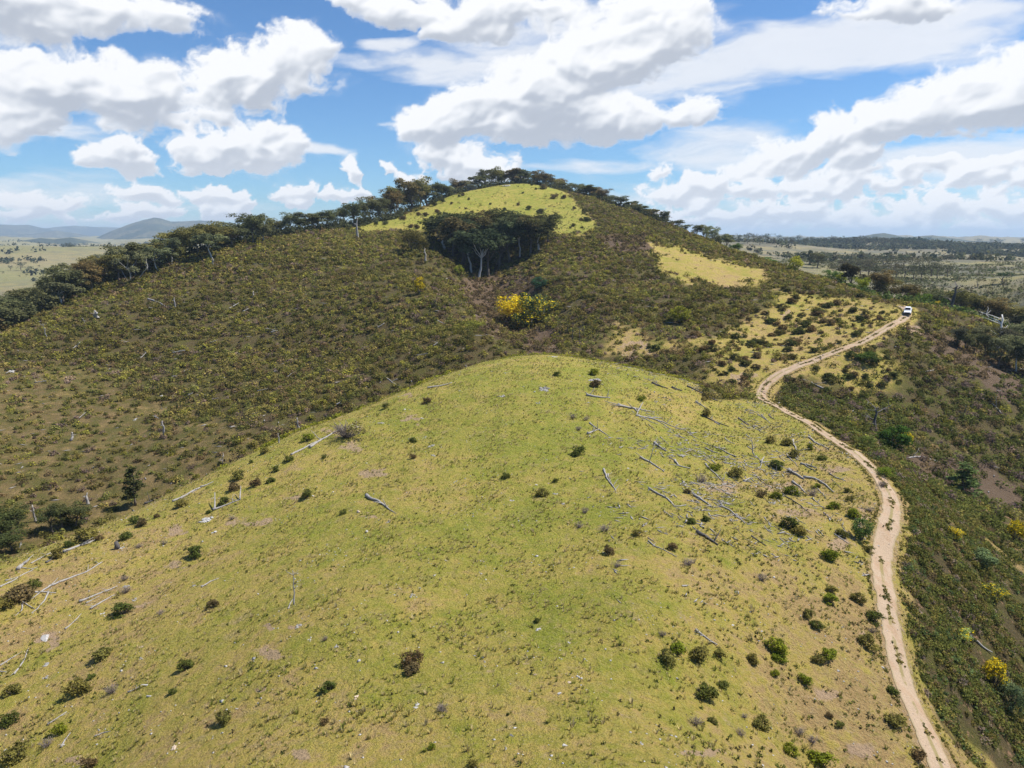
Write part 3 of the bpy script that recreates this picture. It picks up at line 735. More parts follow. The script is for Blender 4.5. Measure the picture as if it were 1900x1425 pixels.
def make_dead(seed, mat, n=6, stub=False):
    rng = np.random.default_rng(seed); A = Acc()
    tr = wobble(rng, (0, 0, -.05), (rng.normal() * .06, rng.normal() * .06, 1.0), 9, .045)
    A.tube(tr, np.linspace(.030, .009, 9) * (1.6 if stub else 1), 7)
    for k in range(0 if stub else n):
        i = rng.integers(3, 8); a = rng.uniform(0, 6.28); L = rng.uniform(.22, .42); tip = tr[i] + np.array([math.cos(a) * L * .8, math.sin(a) * L * .8, L * rng.uniform(.3, .9)])
        br = wobble(rng, tr[i], tip, 5, .10); A.tube(br, np.linspace(.012, .003, 5), 5)
        for q in range(2):
            j = rng.integers(2, 4); e = br[j] + rng.normal(size=3) * .12 + np.array([0, 0, .06]); A.tube(wobble(rng, br[j], e, 4, .1), np.linspace(.005, .0015, 4), 4)
    if stub:
        for k in range(2):
            a = rng.uniform(0, 6.28); A.tube([tr[5], tr[5] + np.array([math.cos(a) * .1, math.sin(a) * .1, .09])], [.016, .008], 5)
    return A.mesh('trunk', [mat])
def make_shrub(seed, nleaf=1100, wide=.52, size=.048):
    """unit-height low bush of upright foliage sprays with its stems"""
    rng = np.random.default_rng(seed); A = Acc(); lobes = []
    for k in range(7):
        a = k * .9 + rng.uniform(-.2, .2); p = np.array([math.cos(a) * wide * .55, math.sin(a) * wide * .55, rng.uniform(.5, .8)])
        A.tube(wobble(rng, (0, 0, -.10), p, 4, .06), np.linspace(.022, .006, 4), 4)
    for k in range(24):
        a = rng.uniform(0, 6.28); rr = wide * math.sqrt(rng.random()) * .70; z = .10 + .72 * rng.random() * (1 - .5 * (rr / wide) ** 2)
        s = rng.uniform(.15, .24); lobes.append(((rr * math.cos(a), rr * math.sin(a), z), (s * .9, s * .9, s * 1.0)))
    return (A.mesh('stem', [M_BARK]), leaves_mesh('foliage', rng, lobes, nleaf, size, shell=.3, flat=.9, up=.25))
def make_twiggy(seed, nleaf=120):
    rng = np.random.default_rng(seed); A = Acc()
    for k in range(46):
        a = rng.uniform(0, 6.28); w = .62 * math.sqrt(rng.random()); p = np.array([math.cos(a) * w, math.sin(a) * w, rng.uniform(.45, 1.0) * (1 - .35 * w)])
        br = wobble(rng, (rng.normal() * .03, rng.normal() * .03, -.08), p, 4, .09); A.tube(br, np.linspace(.016, .006, 4), 3)
        for q in range(2): A.tube([br[2], br[2] + rng.normal(size=3) * .13 + np.array([0, 0, .1])], [.008, .004], 3)
    lobes = [((rng.normal() * .25, rng.normal() * .25, rng.uniform(.3, .8)), (.2, .2, .2)) for _ in range(6)]
    return (A.mesh('stem', [M_TWIG]), leaves_mesh('foliage', rng, lobes, nleaf, .035, shell=.1, flat=1, up=.1))
GUMS = [make_gum(11), make_gum(12, .08), make_gum(13, -.06, spread=.40), make_gum(14, open_=True, spread=.36), make_gum(15, .05, spread=.30, trunk_frac=.5), make_gum(16, open_=True, spread=.42, trunk_frac=.38)]
PALE = [make_gum(21, bark=M_WHITE, open_=True, spread=.36, trunk_frac=.46), make_gum(22, .10, bark=M_WHITE, open_=True, spread=.32, trunk_frac=.52), make_gum(23, multi=4, bark=M_WHITE, open_=True, spread=.40, trunk_frac=.40),
        make_gum(24, -.1, bark=M_WHITE, spread=.30, trunk_frac=.55)]
BUSHY = [make_bushy(31), make_bushy(32, wide=.62), make_bushy(33, wide=.45)]
WATTLE = [make_bushy(41, 2600, flower=lambda c: .92 if (c[0] < .02 and c[2] > .30) else (.28 if c[2] > .45 else .05), wide=.60, size=.028), make_bushy(42, 1800, flower=.58, wide=.45), make_bushy(43, 1300, flower=.30, wide=.5)]
SLENDER = [make_slender(51), make_slender(52)]
DEADW = [make_dead(61, M_WHITE), make_dead(62, M_LOG), make_dead(63, M_LOG, 4)]
DEADC = [make_dead(66, M_CHAR, 7), make_dead(67, M_CHAR, 5)]
STUB = [make_dead(71, M_LOG, stub=True), make_dead(72, M_LOG, stub=True), make_dead(73, M_CHAR, stub=True)]
SHRUBS = [make_shrub(81), make_shrub(82, wide=.66), make_shrub(83, wide=.48), make_shrub(84, wide=.60)]
TWIGS = [make_twiggy(91), make_twiggy(92), make_twiggy(93, 260)]
RN = random.Random(7)
def plant(kind, pair, px, py, hpx, wpx, color, label, cat, group=None, rmin=0, rot=None, loc=None, parts=('trunk', 'crown'), sink=0.):
    """a tree or bush standing where the photo's pixel meets the ground; hpx, wpx are its size in photo pixels"""
    if loc is None: x, y, z, r = hit(px, py, rmin)
    else: x, y, z = loc; r = math.hypot(x, y)
    dep = y * cp_ - (z - CZ) * sp_
    h = hpx * dep / F / cp_ / 1.05; w = wpx * dep / F
    root = bpy.data.objects.new(kind, None); COL.objects.link(root); root.empty_display_size = .3
    root.location = (x, y, z - sink * h); root.rotation_euler = (0, 0, RN.uniform(0, 6.28) if rot is None else rot)
    tag(root, label, cat, group)
    if not isinstance(pair, tuple): pair = (pair,)
    base_w = getattr(pair[-1], 'bw', None)
    if base_w is None: base_w = WID[pair[-1].name]
    sx = w / base_w
    u_ = RN.uniform(.86, 1.16); root.scale = (sx * u_, sx / u_, h * RN.uniform(.93, 1.05))
    for nm, me in zip(parts, pair):
        o = bpy.data.objects.new(nm, me); COL.objects.link(o); o.parent = root
        k = RN.uniform(.86, 1.16); o.color = (color[0] * k * RN.uniform(.93, 1.07), color[1] * k, color[2] * k, 1)
    return root
WID = {}
for grp in (GUMS, PALE, BUSHY, WATTLE, SLENDER, DEADW, DEADC, STUB, SHRUBS, TWIGS):
    for pr in grp:
        me = pr[-1] if isinstance(pr, tuple) else pr
        c = np.empty(len(me.vertices) * 3, np.float32); me.vertices.foreach_get('co', c); c = c.reshape(-1, 3)
        WID[me.name] = max(.12, float(np.percentile(c[:, 0], 98) - np.percentile(c[:, 0], 2)))
        if grp in (DEADW, DEADC): WID[me.name] = .5
        if grp is STUB: WID[me.name] = .09
print('plants', time.time() - T0)
# ------------------------------------------------------------------ trees
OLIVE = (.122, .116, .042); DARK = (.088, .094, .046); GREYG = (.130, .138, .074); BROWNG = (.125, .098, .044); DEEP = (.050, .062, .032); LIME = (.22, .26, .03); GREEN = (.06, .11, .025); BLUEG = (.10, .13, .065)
rt = random.Random(3)
CW = {OLIVE: 'olive', DARK: 'dark green', GREYG: 'grey-green', BROWNG: 'brownish', DEEP: 'deep green'}
def cw(c): return CW.get(c, 'olive')
def ridge_y(px): return float(np.interp(px, _rg[:, 0], _rg[:, 1])), float(np.interp(px, _rg[:, 0], _rg[:, 2]))
def at_polar(px, r):
    th = float(ray(px, 440)[0]); x, y = math.sin(th) * r, math.cos(th) * r
    return (x, y, float(height(x, y)))
# left ridge belt: rows of gums along the crest
for row, (dr, n) in enumerate(((1.07, 19), (1.02, 20), (.975, 15))):
    for i in range(n):
        px = -70 + (600 if row < 2 else 560) * (i + rt.random() * .8) / n
        if px > 505 - row * 5: continue
        yb, r = ridge_y(px); big = 1.0 if px < 400 else .85
        pair = rt.choice(GUMS if rt.random() < .8 else BUSHY[:1]); c = rt.choice([OLIVE, OLIVE, DARK, GREYG, BROWNG, DARK])
        plant('gum_tree', pair, 0, 0, rt.uniform(44, 60) * big, rt.uniform(46, 66) * big, c, f"{cw(c)} gum tree in the {('back', 'middle', 'front')[row]} row of the left ridge belt, {'left end' if px < 90 else 'left part' if px < 230 else 'right part' if px < 370 else 'upper end'}", 'tree', 'gum trees in the belt along the left ridge', loc=at_polar(px, r * dr))
for (px, py, h, w, pr, lab) in [(243,520,64,66,PALE[2],'pale gum tree with several white trunks at the front of the left ridge belt'),(290,506,50,44,PALE[0],'small pale grey gum with short white trunk right of the multi-trunked one'),
     (113,566,44,46,PALE[1],'gum with a bent white trunk low on the left ridge belt'),(196,526,56,40,PALE[3],'gum with thin leaning white trunk left of the multi-trunked gum'),(390,480,46,56,PALE[0],'open pale gum with branching white limbs below the ridge belt'),
     (492,448,30,26,PALE[3],'small round gum alone at the right end of the left ridge belt'),(318,490,48,30,PALE[1],'tall thin pale gum in the middle of the left ridge belt')]:
    plant('gum_tree', pr, px, py, h, w, GREYG, lab, 'tree')
# shoulder between the left ridge and the summit
for i, px in enumerate([520,536,556,574,590,606,622,640,660,676,690,702,716,730,742,756,768,780,706,724,744,762]):
    yb, r = ridge_y(px); hh = np.interp(px, [520, 620, 680, 780], [38, 36, 42, 54])
    c = rt.choice([DARK, OLIVE, GREYG, DARK, BROWNG]); plant('gum_tree', rt.choice(GUMS), 0, 0, rt.uniform(.85, 1.15) * hh, rt.uniform(32, 44), c, f"{cw(c)} gum tree on the left shoulder, {'left of the tall dead trunk' if px < 660 else 'right of the tall dead trunk' if px < 720 else 'beside the bright pasture'}", 'tree', 'gum trees on the shoulder left of the pasture', loc=at_polar(px, r * rt.uniform(1.0, 1.07)))
# summit rim
for i in range(50):
    px = 785 + 460 * (i + rt.random() * .7) / 50; yb, r = ridge_y(px)
    hh = np.interp(px, [785, 850, 910, 1050, 1120, 1200, 1245], [37, 29, 31, 27, 26, 21, 13]); gap = rt.random() < .1
    if gap: continue
    c = rt.choice([DARK, DARK, GREYG, BROWNG, OLIVE]); plant('gum_tree', rt.choice(GUMS), 0, 0, rt.uniform(.75, 1.15) * hh, rt.uniform(26, 38), c, f"{cw(c)} gum tree in the summit row, {'climbing its left side' if px < 860 else 'beside the shelter and scree' if px < 960 else 'just right of the peak' if px < 1060 else 'descending its right side' if px < 1160 else 'low at its right end'}", 'tree', 'gum trees along the summit rim', loc=at_polar(px, r * rt.uniform(1.02, 1.09)))
plant('gum_tree', GUMS[4], 0, 0, 24, 13, DARK, 'slim lone gum at the right end of the summit row', 'tree', loc=at_polar(1232, 385))
# grove in the gully head
GROVE = [(892,519,112,60,2),(908,512,104,58,1),(872,508,100,60,2),(926,500,98,54,1),(856,492,96,58,3),(842,476,84,56,1),(826,462,66,60,0),(945,486,84,44,1),(964,478,82,46,0),(985,474,80,44,3),(1003,466,74,48,0),(1014,452,60,40,1),
         (880,482,92,60,1),(905,476,92,60,3),(930,470,86,60,1),(860,462,74,60,1),(890,455,70,60,3),(922,450,64,56,1),(950,455,66,56,1),(975,450,60,54,1),(1000,446,54,50,3),(838,450,48,52,1),(870,442,44,52,1),(905,440,40,50,1),(872,425,30,46,1),(940,438,40,50,3),(968,436,36,50,1),(815,448,42,40,0)]
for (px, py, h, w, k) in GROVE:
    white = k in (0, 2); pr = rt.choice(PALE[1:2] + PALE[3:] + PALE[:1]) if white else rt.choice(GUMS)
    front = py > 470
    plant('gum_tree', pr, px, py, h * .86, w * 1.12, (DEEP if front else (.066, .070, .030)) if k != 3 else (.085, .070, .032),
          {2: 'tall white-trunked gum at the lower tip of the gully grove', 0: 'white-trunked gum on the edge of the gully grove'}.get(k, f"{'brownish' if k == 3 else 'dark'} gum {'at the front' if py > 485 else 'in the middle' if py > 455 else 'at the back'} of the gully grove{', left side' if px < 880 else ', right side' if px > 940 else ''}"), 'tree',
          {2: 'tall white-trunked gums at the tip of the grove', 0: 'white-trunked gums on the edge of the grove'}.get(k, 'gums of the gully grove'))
for (px, py, h, w, pr, c, lab, kd) in [
  (962,598,62,74,WATTLE[0],(.075,.105,.030),'large wattle covered in golden blossom in the gully','wattle_tree'),
  (1008,590,50,62,WATTLE[2],(.095,.125,.050),'grey-green wattle with sparse yellow blossom joined to the golden one','wattle_tree'),
  (985,608,36,60,WATTLE[2],(.06,.09,.03),'low green wattle in front of the golden wattle','wattle_tree'),
  (1000,537,24,27,BUSHY[0],(.035,.075,.04),'round dark green tree above the golden wattle','bushy_tree'),
  (778,546,36,18,WATTLE[1],(.07,.08,.02),'slim golden-flowered wattle alone on the left scrub slope','wattle_tree'),
  (766,468,44,46,BUSHY[1],(.085,.075,.025),'brown-olive bushy tree left of the grove','bushy_tree'),
  (850,510,22,18,BUSHY[2],(.17,.20,.03),'lime green bush at the foot of the grove','bushy_tree'),
  (878,612,20,40,BUSHY[1],(.13,.14,.03),'yellow-olive bush on the left bank of the gully','bushy_tree'),
  (1262,598,34,38,BUSHY[0],(.17,.18,.025),'yellow-green small tree in the scrub of the middle slope','bushy_tree'),
  (1475,504,30,30,BUSHY[0],(.25,.26,.035),'yellow-green tree on the right shoulder','bushy_tree'),
  (1502,492,28,14,SLENDER[0],(.035,.05,.03),'dark slender tree right of the yellow-green shoulder tree','slender_tree'),
  (1518,497,26,28,GUMS[0],DARK,'dark round tree on the right shoulder','gum_tree'),
  (252,938,74,28,SLENDER[1],(.050,.060,.022),'slender feathery tree at the foot of the left slope','slender_tree'),
  (1657,836,56,48,BUSHY[2],(.045,.085,.016),'dark green leafy tree in the gully right of the track','bushy_tree'),
  (1682,826,26,22,WATTLE[1],(.10,.12,.02),'small yellow wattle leaning on the dark green leafy tree','wattle_tree'),
  (1608,832,30,24,BUSHY[1],(.15,.19,.05),'pale green small tree left of the dark green leafy tree','bushy_tree'),
  (1783,922,66,44,SLENDER[1],(.085,.125,.045),'soft green conical tree in the gully far right','slender_tree'),
  (1882,1004,48,28,WATTLE[1],(.12,.13,.02),'thin-trunked wattle with lime yellow crown at the right edge','wattle_tree'),
  (1768,998,22,28,WATTLE[1],(.12,.14,.06),'low wattle with bright yellow top on the lower right slope','wattle_tree'),
  (1838,1112,40,44,WATTLE[2],(.13,.15,.05),'pale wattle with a few yellow sprays on the lower right slope','wattle_tree'),
  (1846,1272,58,44,WATTLE[1],(.16,.16,.03),'wattle with golden crown at the lower right edge','wattle_tree'),
  (1874,1318,62,42,BUSHY[1],BLUEG,'blue-grey leafy tree beside the golden wattle at the lower right edge','bushy_tree'),
  (1820,1050,34,44,BUSHY[0],(.11,.14,.065),'blue-green bush on the lower right slope','bushy_tree'),
  (1782,1185,26,42,WATTLE[2],(.15,.19,.07),'pale green wattle with a small yellow top above the logs','wattle_tree'),
  (1598,1002,44,34,BUSHY[0],(.085,.135,.04),'blue-green leafy bush left of the track bend','bushy_tree'),
  (1642,884,20,30,BUSHY[1],(.11,.14,.02),'bright green dome bush on the outer side of the track bend','bushy_tree'),
  (644,812,34,44,TWIGS[2],(.12,.10,.04),'bare twiggy small tree with leaning trunk on the left edge of the grass knoll','small_tree'),
  (1610,672,20,42,BUSHY[1],(.055,.085,.02),'dense dark green thicket bush beside the upper track','bushy_tree'),
  (1580,664,14,20,BUSHY[0],(.05,.07,.02),'small dark bush left of the thicket beside the upper track','bushy_tree')]:
    plant(kd, pr, px, py, h, w, c, lab, 'tree' if 'tree' in kd else 'bush', rot=.25 if pr is WATTLE[0] else None)
# valley bottom, left
for (px, py, h, w) in [(8,1003,54,60),(34,992,52,46),(-30,1000,60,60),(20,1022,36,50)]:
    plant('gum_tree', rt.choice(GUMS[:3]), px, py, h, w, (.060,.070,.026), 'round olive gum in the clump on the left edge of the valley', 'tree', 'gums in the clump at the left edge of the valley', rmin=105)
for (px, py, h, w) in [(100,988,44,40),(118,984,46,40),(142,978,42,46)]:
    plant('gum_tree', rt.choice(GUMS[:3]), px, py, h, w, (.060,.068,.028), 'rounded gum of the trio behind the fallen logs on the left', 'tree', 'trio of gums behind the fallen logs', rmin=105)
# behind the right shoulder
for (px, r, h, w, k, c) in [(1232,385,22,16,0,DARK),(1255,365,13,22,1,DARK),(1268,372,12,18,0,DARK),(1292,352,20,24,4,DARK),(1306,350,26,22,0,GREYG),(1322,345,28,30,2,GREYG),(1338,340,20,20,0,GREYG),(1352,335,26,24,3,GREYG),(1366,330,16,22,1,GREEN),(1398,318,14,22,0,OLIVE),
     (1418,312,13,24,1,GREEN),(1436,305,12,20,0,GREEN),(1455,300,12,20,0,OLIVE),(1530,275,12,30,2,GREEN),(1545,272,14,26,0,OLIVE)]:
    plant('gum_tree', GUMS[k], 0, 0, h * 1.15, w, c, 'dark green gum tree peeping over the right shoulder of the hill', 'tree', 'gum trees peeping over the right shoulder', loc=at_polar(px, r))
RB = [(1552,262,22,26,GREEN),(1570,260,24,24,LIME),(1587,252,44,34,(.055,.045,.025)),(1604,250,28,26,LIME),(1612,254,26,20,(.2,.22,.03)),(1636,244,42,46,BROWNG),(1655,246,36,40,OLIVE),(1690,232,40,50,(.085,.070,.030)),(1710,238,36,36,BROWNG),(1722,232,26,26,(.10,.15,.03)),
      (1738,236,34,34,DARK),(1752,240,34,26,GREEN),(1764,245,36,34,DARK),(1782,250,40,40,DARK),(1800,244,44,44,OLIVE),(1818,250,38,40,DARK),(1835,246,46,46,OLIVE),(1856,240,42,44,BROWNG),(1876,244,40,44,DARK),(1900,240,44,50,OLIVE),(1930,240,44,50,DARK),(1965,238,44,50,OLIVE)]
for (px, r, h, w, c) in RB:
    plant('gum_tree', rt.choice(GUMS[:4]), 0, 0, h * 1.2, w, c, f"{cw(c)} gum tree in the belt behind the right crest, {'left of the car' if px < 1650 else 'behind the car' if px < 1730 else 'right of the car' if px < 1800 else 'near the bleached dead tree'}", 'tree', 'gums in the belt behind the right crest', loc=at_polar(px, r))
plant('wattle_tree', WATTLE[1], 0, 0, 24, 16, (.12,.13,.03), 'small yellow wattle among the gums right of the car', 'tree', loc=at_polar(1749, 230))
plant('dead_tree', DEADW[0], 1850, 650, 72, 60, (1,1,1), 'tall bleached dead tree with spread white limbs at the right edge', 'dead tree', parts=('trunk',))
plant('dead_tree', DEADC[0], 0, 0, 60, 62, (1,1,1), 'bare dark-limbed dead tree rising from the belt behind the crest', 'dead tree', parts=('trunk',), loc=at_polar(1782, 236))
for (px, py, h, w) in [(1775,640,30,34),(1792,650,30,32),(1812,640,34,36),(1828,664,46,30),(1850,680,56,40),(1868,672,60,46),(1885,690,62,46),(1905,700,60,50),(1930,710,60,50),(1888,640,40,40)]:
    plant('gum_tree', rt.choice([GUMS[4], GUMS[1], PALE[1]]), px, py, h, w, rt.choice([DARK, GREYG, (.06,.06,.04)]), f"{'short' if h < 38 else 'tall'} thin young gum with bare stem, {'left' if px < 1840 else 'middle' if px < 1880 else 'right'} of the stand on the upper right slope", 'tree', 'thin young gums on the upper right slope')
for (px, py, h, w, lab) in [(1383,628,36,10,'charred thin trunk left of its twin on the middle slope'),(1396,634,40,10,'charred thin trunk right of its twin on the middle slope')]:
    pass
for (px, py, h) in [(1062,628,30),(1075,636,32),(1082,622,26),(1052,622,22)]:
    plant('dead_tree', DEADC[1], px, py, h, 12, (1,1,1), 'thin charred dead sapling in the gully right of the golden wattle', 'dead tree', 'charred dead saplings in the gully', parts=('trunk',))
plant('dead_tree', DEADC[0], 1622, 800, 46, 66, (1,1,1), 'wide dark dead bush with fanned branches beside the dark green leafy tree', 'dead tree', parts=('trunk',))
plant('dead_tree', DEADC[1], 1788, 775, 24, 24, (1,1,1), 'small black dead tree in the scrub far right', 'dead tree', parts=('trunk',))
plant('dead_tree', DEADW[2], 545, 1122, 66, 26, (1,1,1), 'bare grey dead sapling standing alone on the lower left grass', 'dead tree', parts=('trunk',), rot=.4)
plant('dead_tree', STUB[0], 663, 442, 38, 5, (1,1,1), 'tall pale dead trunk standing on the left shoulder of the summit', 'dead tree', parts=('trunk',))
for (px, py, h, w, k, lab) in [(305,806,28,5,0,'grey dead trunk standing mid-way down the left slope'),(131,818,17,6,1,'short white stump on the lower left slope'),(163,936,24,6,0,'white dead trunk near the bottom of the left slope'),(68,968,36,5,1,'dark grey dead trunk above the left valley clump'),
      (556,800,26,4,1,'thin dead trunk behind the left edge of the grass knoll'),(518,822,20,3,0,'thin dead pole left of its taller neighbour behind the knoll edge'),(410,862,20,24,2,'forked bleached dead branch at the foot of the left slope'),(183,590,16,10,1,'leaning white stump near the ridge belt'),
      (88,626,26,18,2,'spindly dead tree at the left below the ridge belt'),(160,604,14,14,2,'small bleached dead fork beside the leaning stump'),(468,552,12,4,1,'tiny white stump on the upper left slope'),(790,486,24,4,0,'thin bare pole left of the gully grove'),(396,492,14,4,1,'short white stump under the ridge belt'),
      (325,570,18,3,0,'thin white stake-like trunk beside the fallen log on the left slope'),(1156,488,10,3,1,'small white stump on the slope right of the grove'),(1400,845,30,26,2,'bleached dead fork standing among the logs on the right flank')]:
    plant('dead_tree', DEADW[2] if k == 2 else STUB[k], px, py, h, w, (1,1,1), lab, 'dead tree', parts=('trunk',), rmin=100 if py < 990 and px < 900 else 0)
# far valley trees right
def far_row(lst, label, group, cols):
    for (px, py, h, w) in lst:
        plant('gum_tree', rt.choice(FARG), px, py, h, w, rt.choice(cols), label, 'tree', group, rmin=270)
FARG = [make_gum(101, nleaf=420), make_gum(102, nleaf=420, spread=.4), make_gum(103, nleaf=420, open_=True)]
for pr in FARG:
    WID[pr[1].name] = .8
band = [(1548 + 16 * i + rt.uniform(-4, 4), 514 + rt.uniform(-5, 5) + (i > 9) * 2, rt.uniform(24, 34), rt.uniform(26, 34)) for i in range(14)] + [(1560 + 15 * i + rt.uniform(-4, 4), 500 + rt.uniform(-4, 3), rt.uniform(18, 24), rt.uniform(24, 30)) for i in range(13)]
far_row(band, 'dusky gum tree in the distant belt across the valley', 'gum belt across the valley', [(.055,.060,.035), (.075,.075,.045), (.06,.055,.04)])
far_row([(1858,526,26,40)], 'dark round tree alone on the bare slope at the far right', None, [(.03,.055,.028)])
far_row([(1842,528,10,16)], 'small dark bush left of the lone round tree at the far right', None, [(.03,.055,.028)])
far_row([(1668 + 9 * i, 452 + (i % 2) * 2, 13, 14) for i in range(7)], 'dark pine-like tree in the plantation strip on the far ridge', 'dark strip of trees on the far ridge', [(.02,.05,.04)])
far_row([(1815,452,9,14),(1842,455,13,18),(1855,454,11,16),(1878,458,8,12),(1898,455,14,14),(1872,466,9,16),(1722,452,7,12)], 'dark gum standing on the far ridge skyline at right', 'skyline gums on the far right ridge', [(.035,.05,.035)])
far_row([(1346 + 12.5 * i + rt.uniform(-3, 3), 451 + rt.uniform(-3, 3) + i * .25, rt.uniform(12, 19), rt.uniform(13, 20)) for i in range(30)], 'blue-grey gum on the wooded skyline right of the hill', 'gums on the far skyline right of the hill', [(.05,.06,.04), (.06,.06,.045)])
far_row([(20,502,10,9),(38,502,17,20),(56,506,12,15),(73,496,5,7),(99,500,8,12),(36,514,4,5),(50,513,5,6),(5,508,5,8)], 'round tree dotted on the pale pasture beyond the left ridge', 'trees dotted on the far left pasture', [(.03,.05,.035)])
print('trees', time.time() - T0)
# ------------------------------------------------------------------ scrub that nobody could count, one mesh
rg = np.random.default_rng(77)
def scatter(n, r0, r1, t0=-.80, t1=.80):
    th = rg.uniform(t0, t1, n); r = np.sqrt(rg.uniform(r0 * r0, r1 * r1, n)); x = np.sin(th) * r; y = np.cos(th) * r
    return x, y, height(x, y)
def clumps(name, x, y, z, h, w, tint, nq, size, kind, label, seed, flat=.5, tone_sd=.28):
    """many small leaf clumps: x,y,z,h,w (n,), tint (n,3); nq quads each"""
    r = np.random.default_rng(seed); n = len(x); N_ = n * nq
    d = r.normal(size=(N_, 3)); d /= np.linalg.norm(d, axis=1)[:, None]; d[:, 2] = np.abs(d[:, 2]) * 1.0
    rr = .45 + .6 * r.random(N_) ** .6
    # each bush is two or three offset lobes
    lo = r.normal(size=(n, 3, 3)) * .34; lo[:, :, 2] = np.abs(lo[:, :, 2]) * .25; k = r.integers(0, 3, N_); ib = np.repeat(np.arange(n), nq)
    W = w[ib] * .5; H = h[ib]
    p = np.stack([x[ib] + (d[:, 0] * rr * .72 + lo[ib, k, 0]) * W, y[ib] + (d[:, 1] * rr * .72 + lo[ib, k, 1]) * W, z[ib] + (d[:, 2] * rr * .78 + lo[ib, k, 2] - .04) * H], 1)
    nn = d + r.normal(size=(N_, 3)) * .7; nn[:, 2] += .35; nn /= np.linalg.norm(nn, axis=1)[:, None]
    a = np.cross(nn, r.normal(size=(N_, 3))); a /= np.linalg.norm(a, axis=1)[:, None]; b = np.cross(nn, a)
    s = (size[ib] * (.5 + .9 * r.random(N_)))[:, None]; e = (.4 + .5 * r.random(N_))[:, None]
    v = np.stack([p - a * s, p - b * s * e, p + a * s, p + b * s * e], 1).reshape(-1, 3)
    tone = np.clip(r.uniform(.2, .8, n)[ib] + r.normal(size=N_) * tone_sd, 0, 1)
    me = np_mesh(name, v, np.arange(len(v)).reshape(-1, 4), dict(tone=np.repeat(tone, 4), tint=np.repeat(tint[ib], 4, axis=0)), [M_SCRUB])
    o = link(name, me); tag(o, label, None, None, kind); return o
pal = np.array([(.125, .108, .024), (.100, .098, .022), (.150, .118, .030), (.120, .082, .032), (.160, .145, .022), (.13, .09, .055)])
x, y, z = scatter(260000, 90, 490, -.86, .92)
q = zones(x, y, z); tdd = track_dist(x, y)
patch = fbm(x / 9, y / 9, 4, 401, .6)
keep = rg.random(len(x)) < np.clip(q['dens'] * (.80 + 1.5 * patch), 0, 1) * .58 * np.where(q['dens'] > 1.05, 1.3, 1)
keep &= (tdd > 2.0) & (~q['summit']) & (q['mid']) & (q['px'] > -260) & (q['px'] < 2700) & (np.hypot(x, y) > 95)
keep &= q['dens'] > .20
x, y, z = x[keep], y[keep], z[keep]; q = {k: v[keep] for k, v in q.items()}; n = len(x)
r_ = q['r']
pi = rg.choice(6, n, p=[.30, .26, .16, .12, .10, .06]); tint = pal[pi] * rg.uniform(.62, 1.42, (n, 1))
zone_t = fbm(x / 30, y / 30, 3, 411); tint *= (1.12 + .60 * zone_t[:, None]); tint *= np.array([.96, 1.0, 1.35])
bk = q['brk'] & (rg.random(n) < .75); tint[bk] = np.array([.110, .082, .046]) * rg.uniform(.6, 1.4, (int(bk.sum()), 1))
rs = q['right'] & (q['py'] > 700); dk = rs & (rg.random(n) < .6); tint[dk] = np.array([.082, .092, .026]) * rg.uniform(.7, 1.4, (int(dk.sum()), 1)); dk = rs & (rg.random(n) < .12); tint[dk] = np.array([.13, .095, .085])
w = rg.uniform(1.0, 2.5, n) * np.where(q['slope'] | q['ldry'], .72, 1.) ; big = rg.random(n) < .05; w = np.where(big, w * 1.5, w); h = w * rg.uniform(.45, .75, n)
near = r_ < 165
print('scrub', n, near.sum())
for nm, m, nq, sz in (('near_scrub', near, 90, .135), ('scrub', (~near) & (r_ < 260), 60, .175), ('far_scrub', (~near) & (r_ >= 260), 34, .26)):
    clumps('hillside_scrub', x[m], y[m], z[m], h[m], w[m], tint[m], nq, np.full(m.sum(), sz) * np.sqrt(w[m] / 1.5), 'stuff', None, 500 + nq)
# lower right slope, close to the camera: finer scrub
x, y, z = scatter(36000, 50, 100, .42, 1.05); q = zones(x, y, z); tdd = track_dist(x, y)
keep = q['mid'] & (q['dens'] > .3) & (tdd > 1.7) & (q['px'] > 1560) & (q['px'] < 3400) & (rg.random(len(x)) < np.clip(.48 + 2.0 * fbm(x / 5, y / 5, 4, 421, .6), 0, 1))
x, y, z = x[keep], y[keep], z[keep]; n = len(x)
base = np.array([(.084, .094, .026), (.100, .105, .030), (.130, .112, .034), (.125, .092, .048), (.070, .100, .040), (.16, .125, .10)]); tint = base[rg.choice(6, n, p=[.34, .26, .18, .10, .07, .05])] * rg.uniform(.75, 1.3, (n, 1))
w = rg.uniform(.5, 1.25, n); h = w * rg.uniform(.4, .65, n)
print('lower scrub', n)
clumps('hillside_scrub', x, y, z, h, w, tint, 70, np.full(n, .085), 'stuff', None, 601)
# fringe of yellow-green heath along the back edge of the knoll
E_ = []
kx = np.arange(380, 1400, 1.0)
ky = np.interp(kx, _kn[:, 0], _kn[:, 1]); kr = np.interp(kx, _kn[:, 0], _kn[:, 2])
m = 2600; i_ = rg.integers(0, len(kx), m); th = ray(kx[i_], 440)[0]; rad = kr[i_] * (1.012 + np.abs(rg.normal(size=m)) * .03)
x = np.sin(th) * rad; y = np.cos(th) * rad; z = height(x, y); keep = (fbm(x / 6, y / 6, 3, 431) > -.12) & (track_dist(x, y) > 2.5); x, y, z = x[keep], y[keep], z[keep]; n = len(x)
tint = np.array([(.20, .21, .025), (.15, .15, .03), (.24, .22, .035)])[rg.integers(0, 3, n)] * rg.uniform(.75, 1.15, (n, 1)); w = rg.uniform(.5, 1.4, n); h = w * rg.uniform(.4, .7, n)
clumps('heath_fringe', x, y, z, h, w, tint, 50, np.full(n, .11), 'stuff', None, 611)
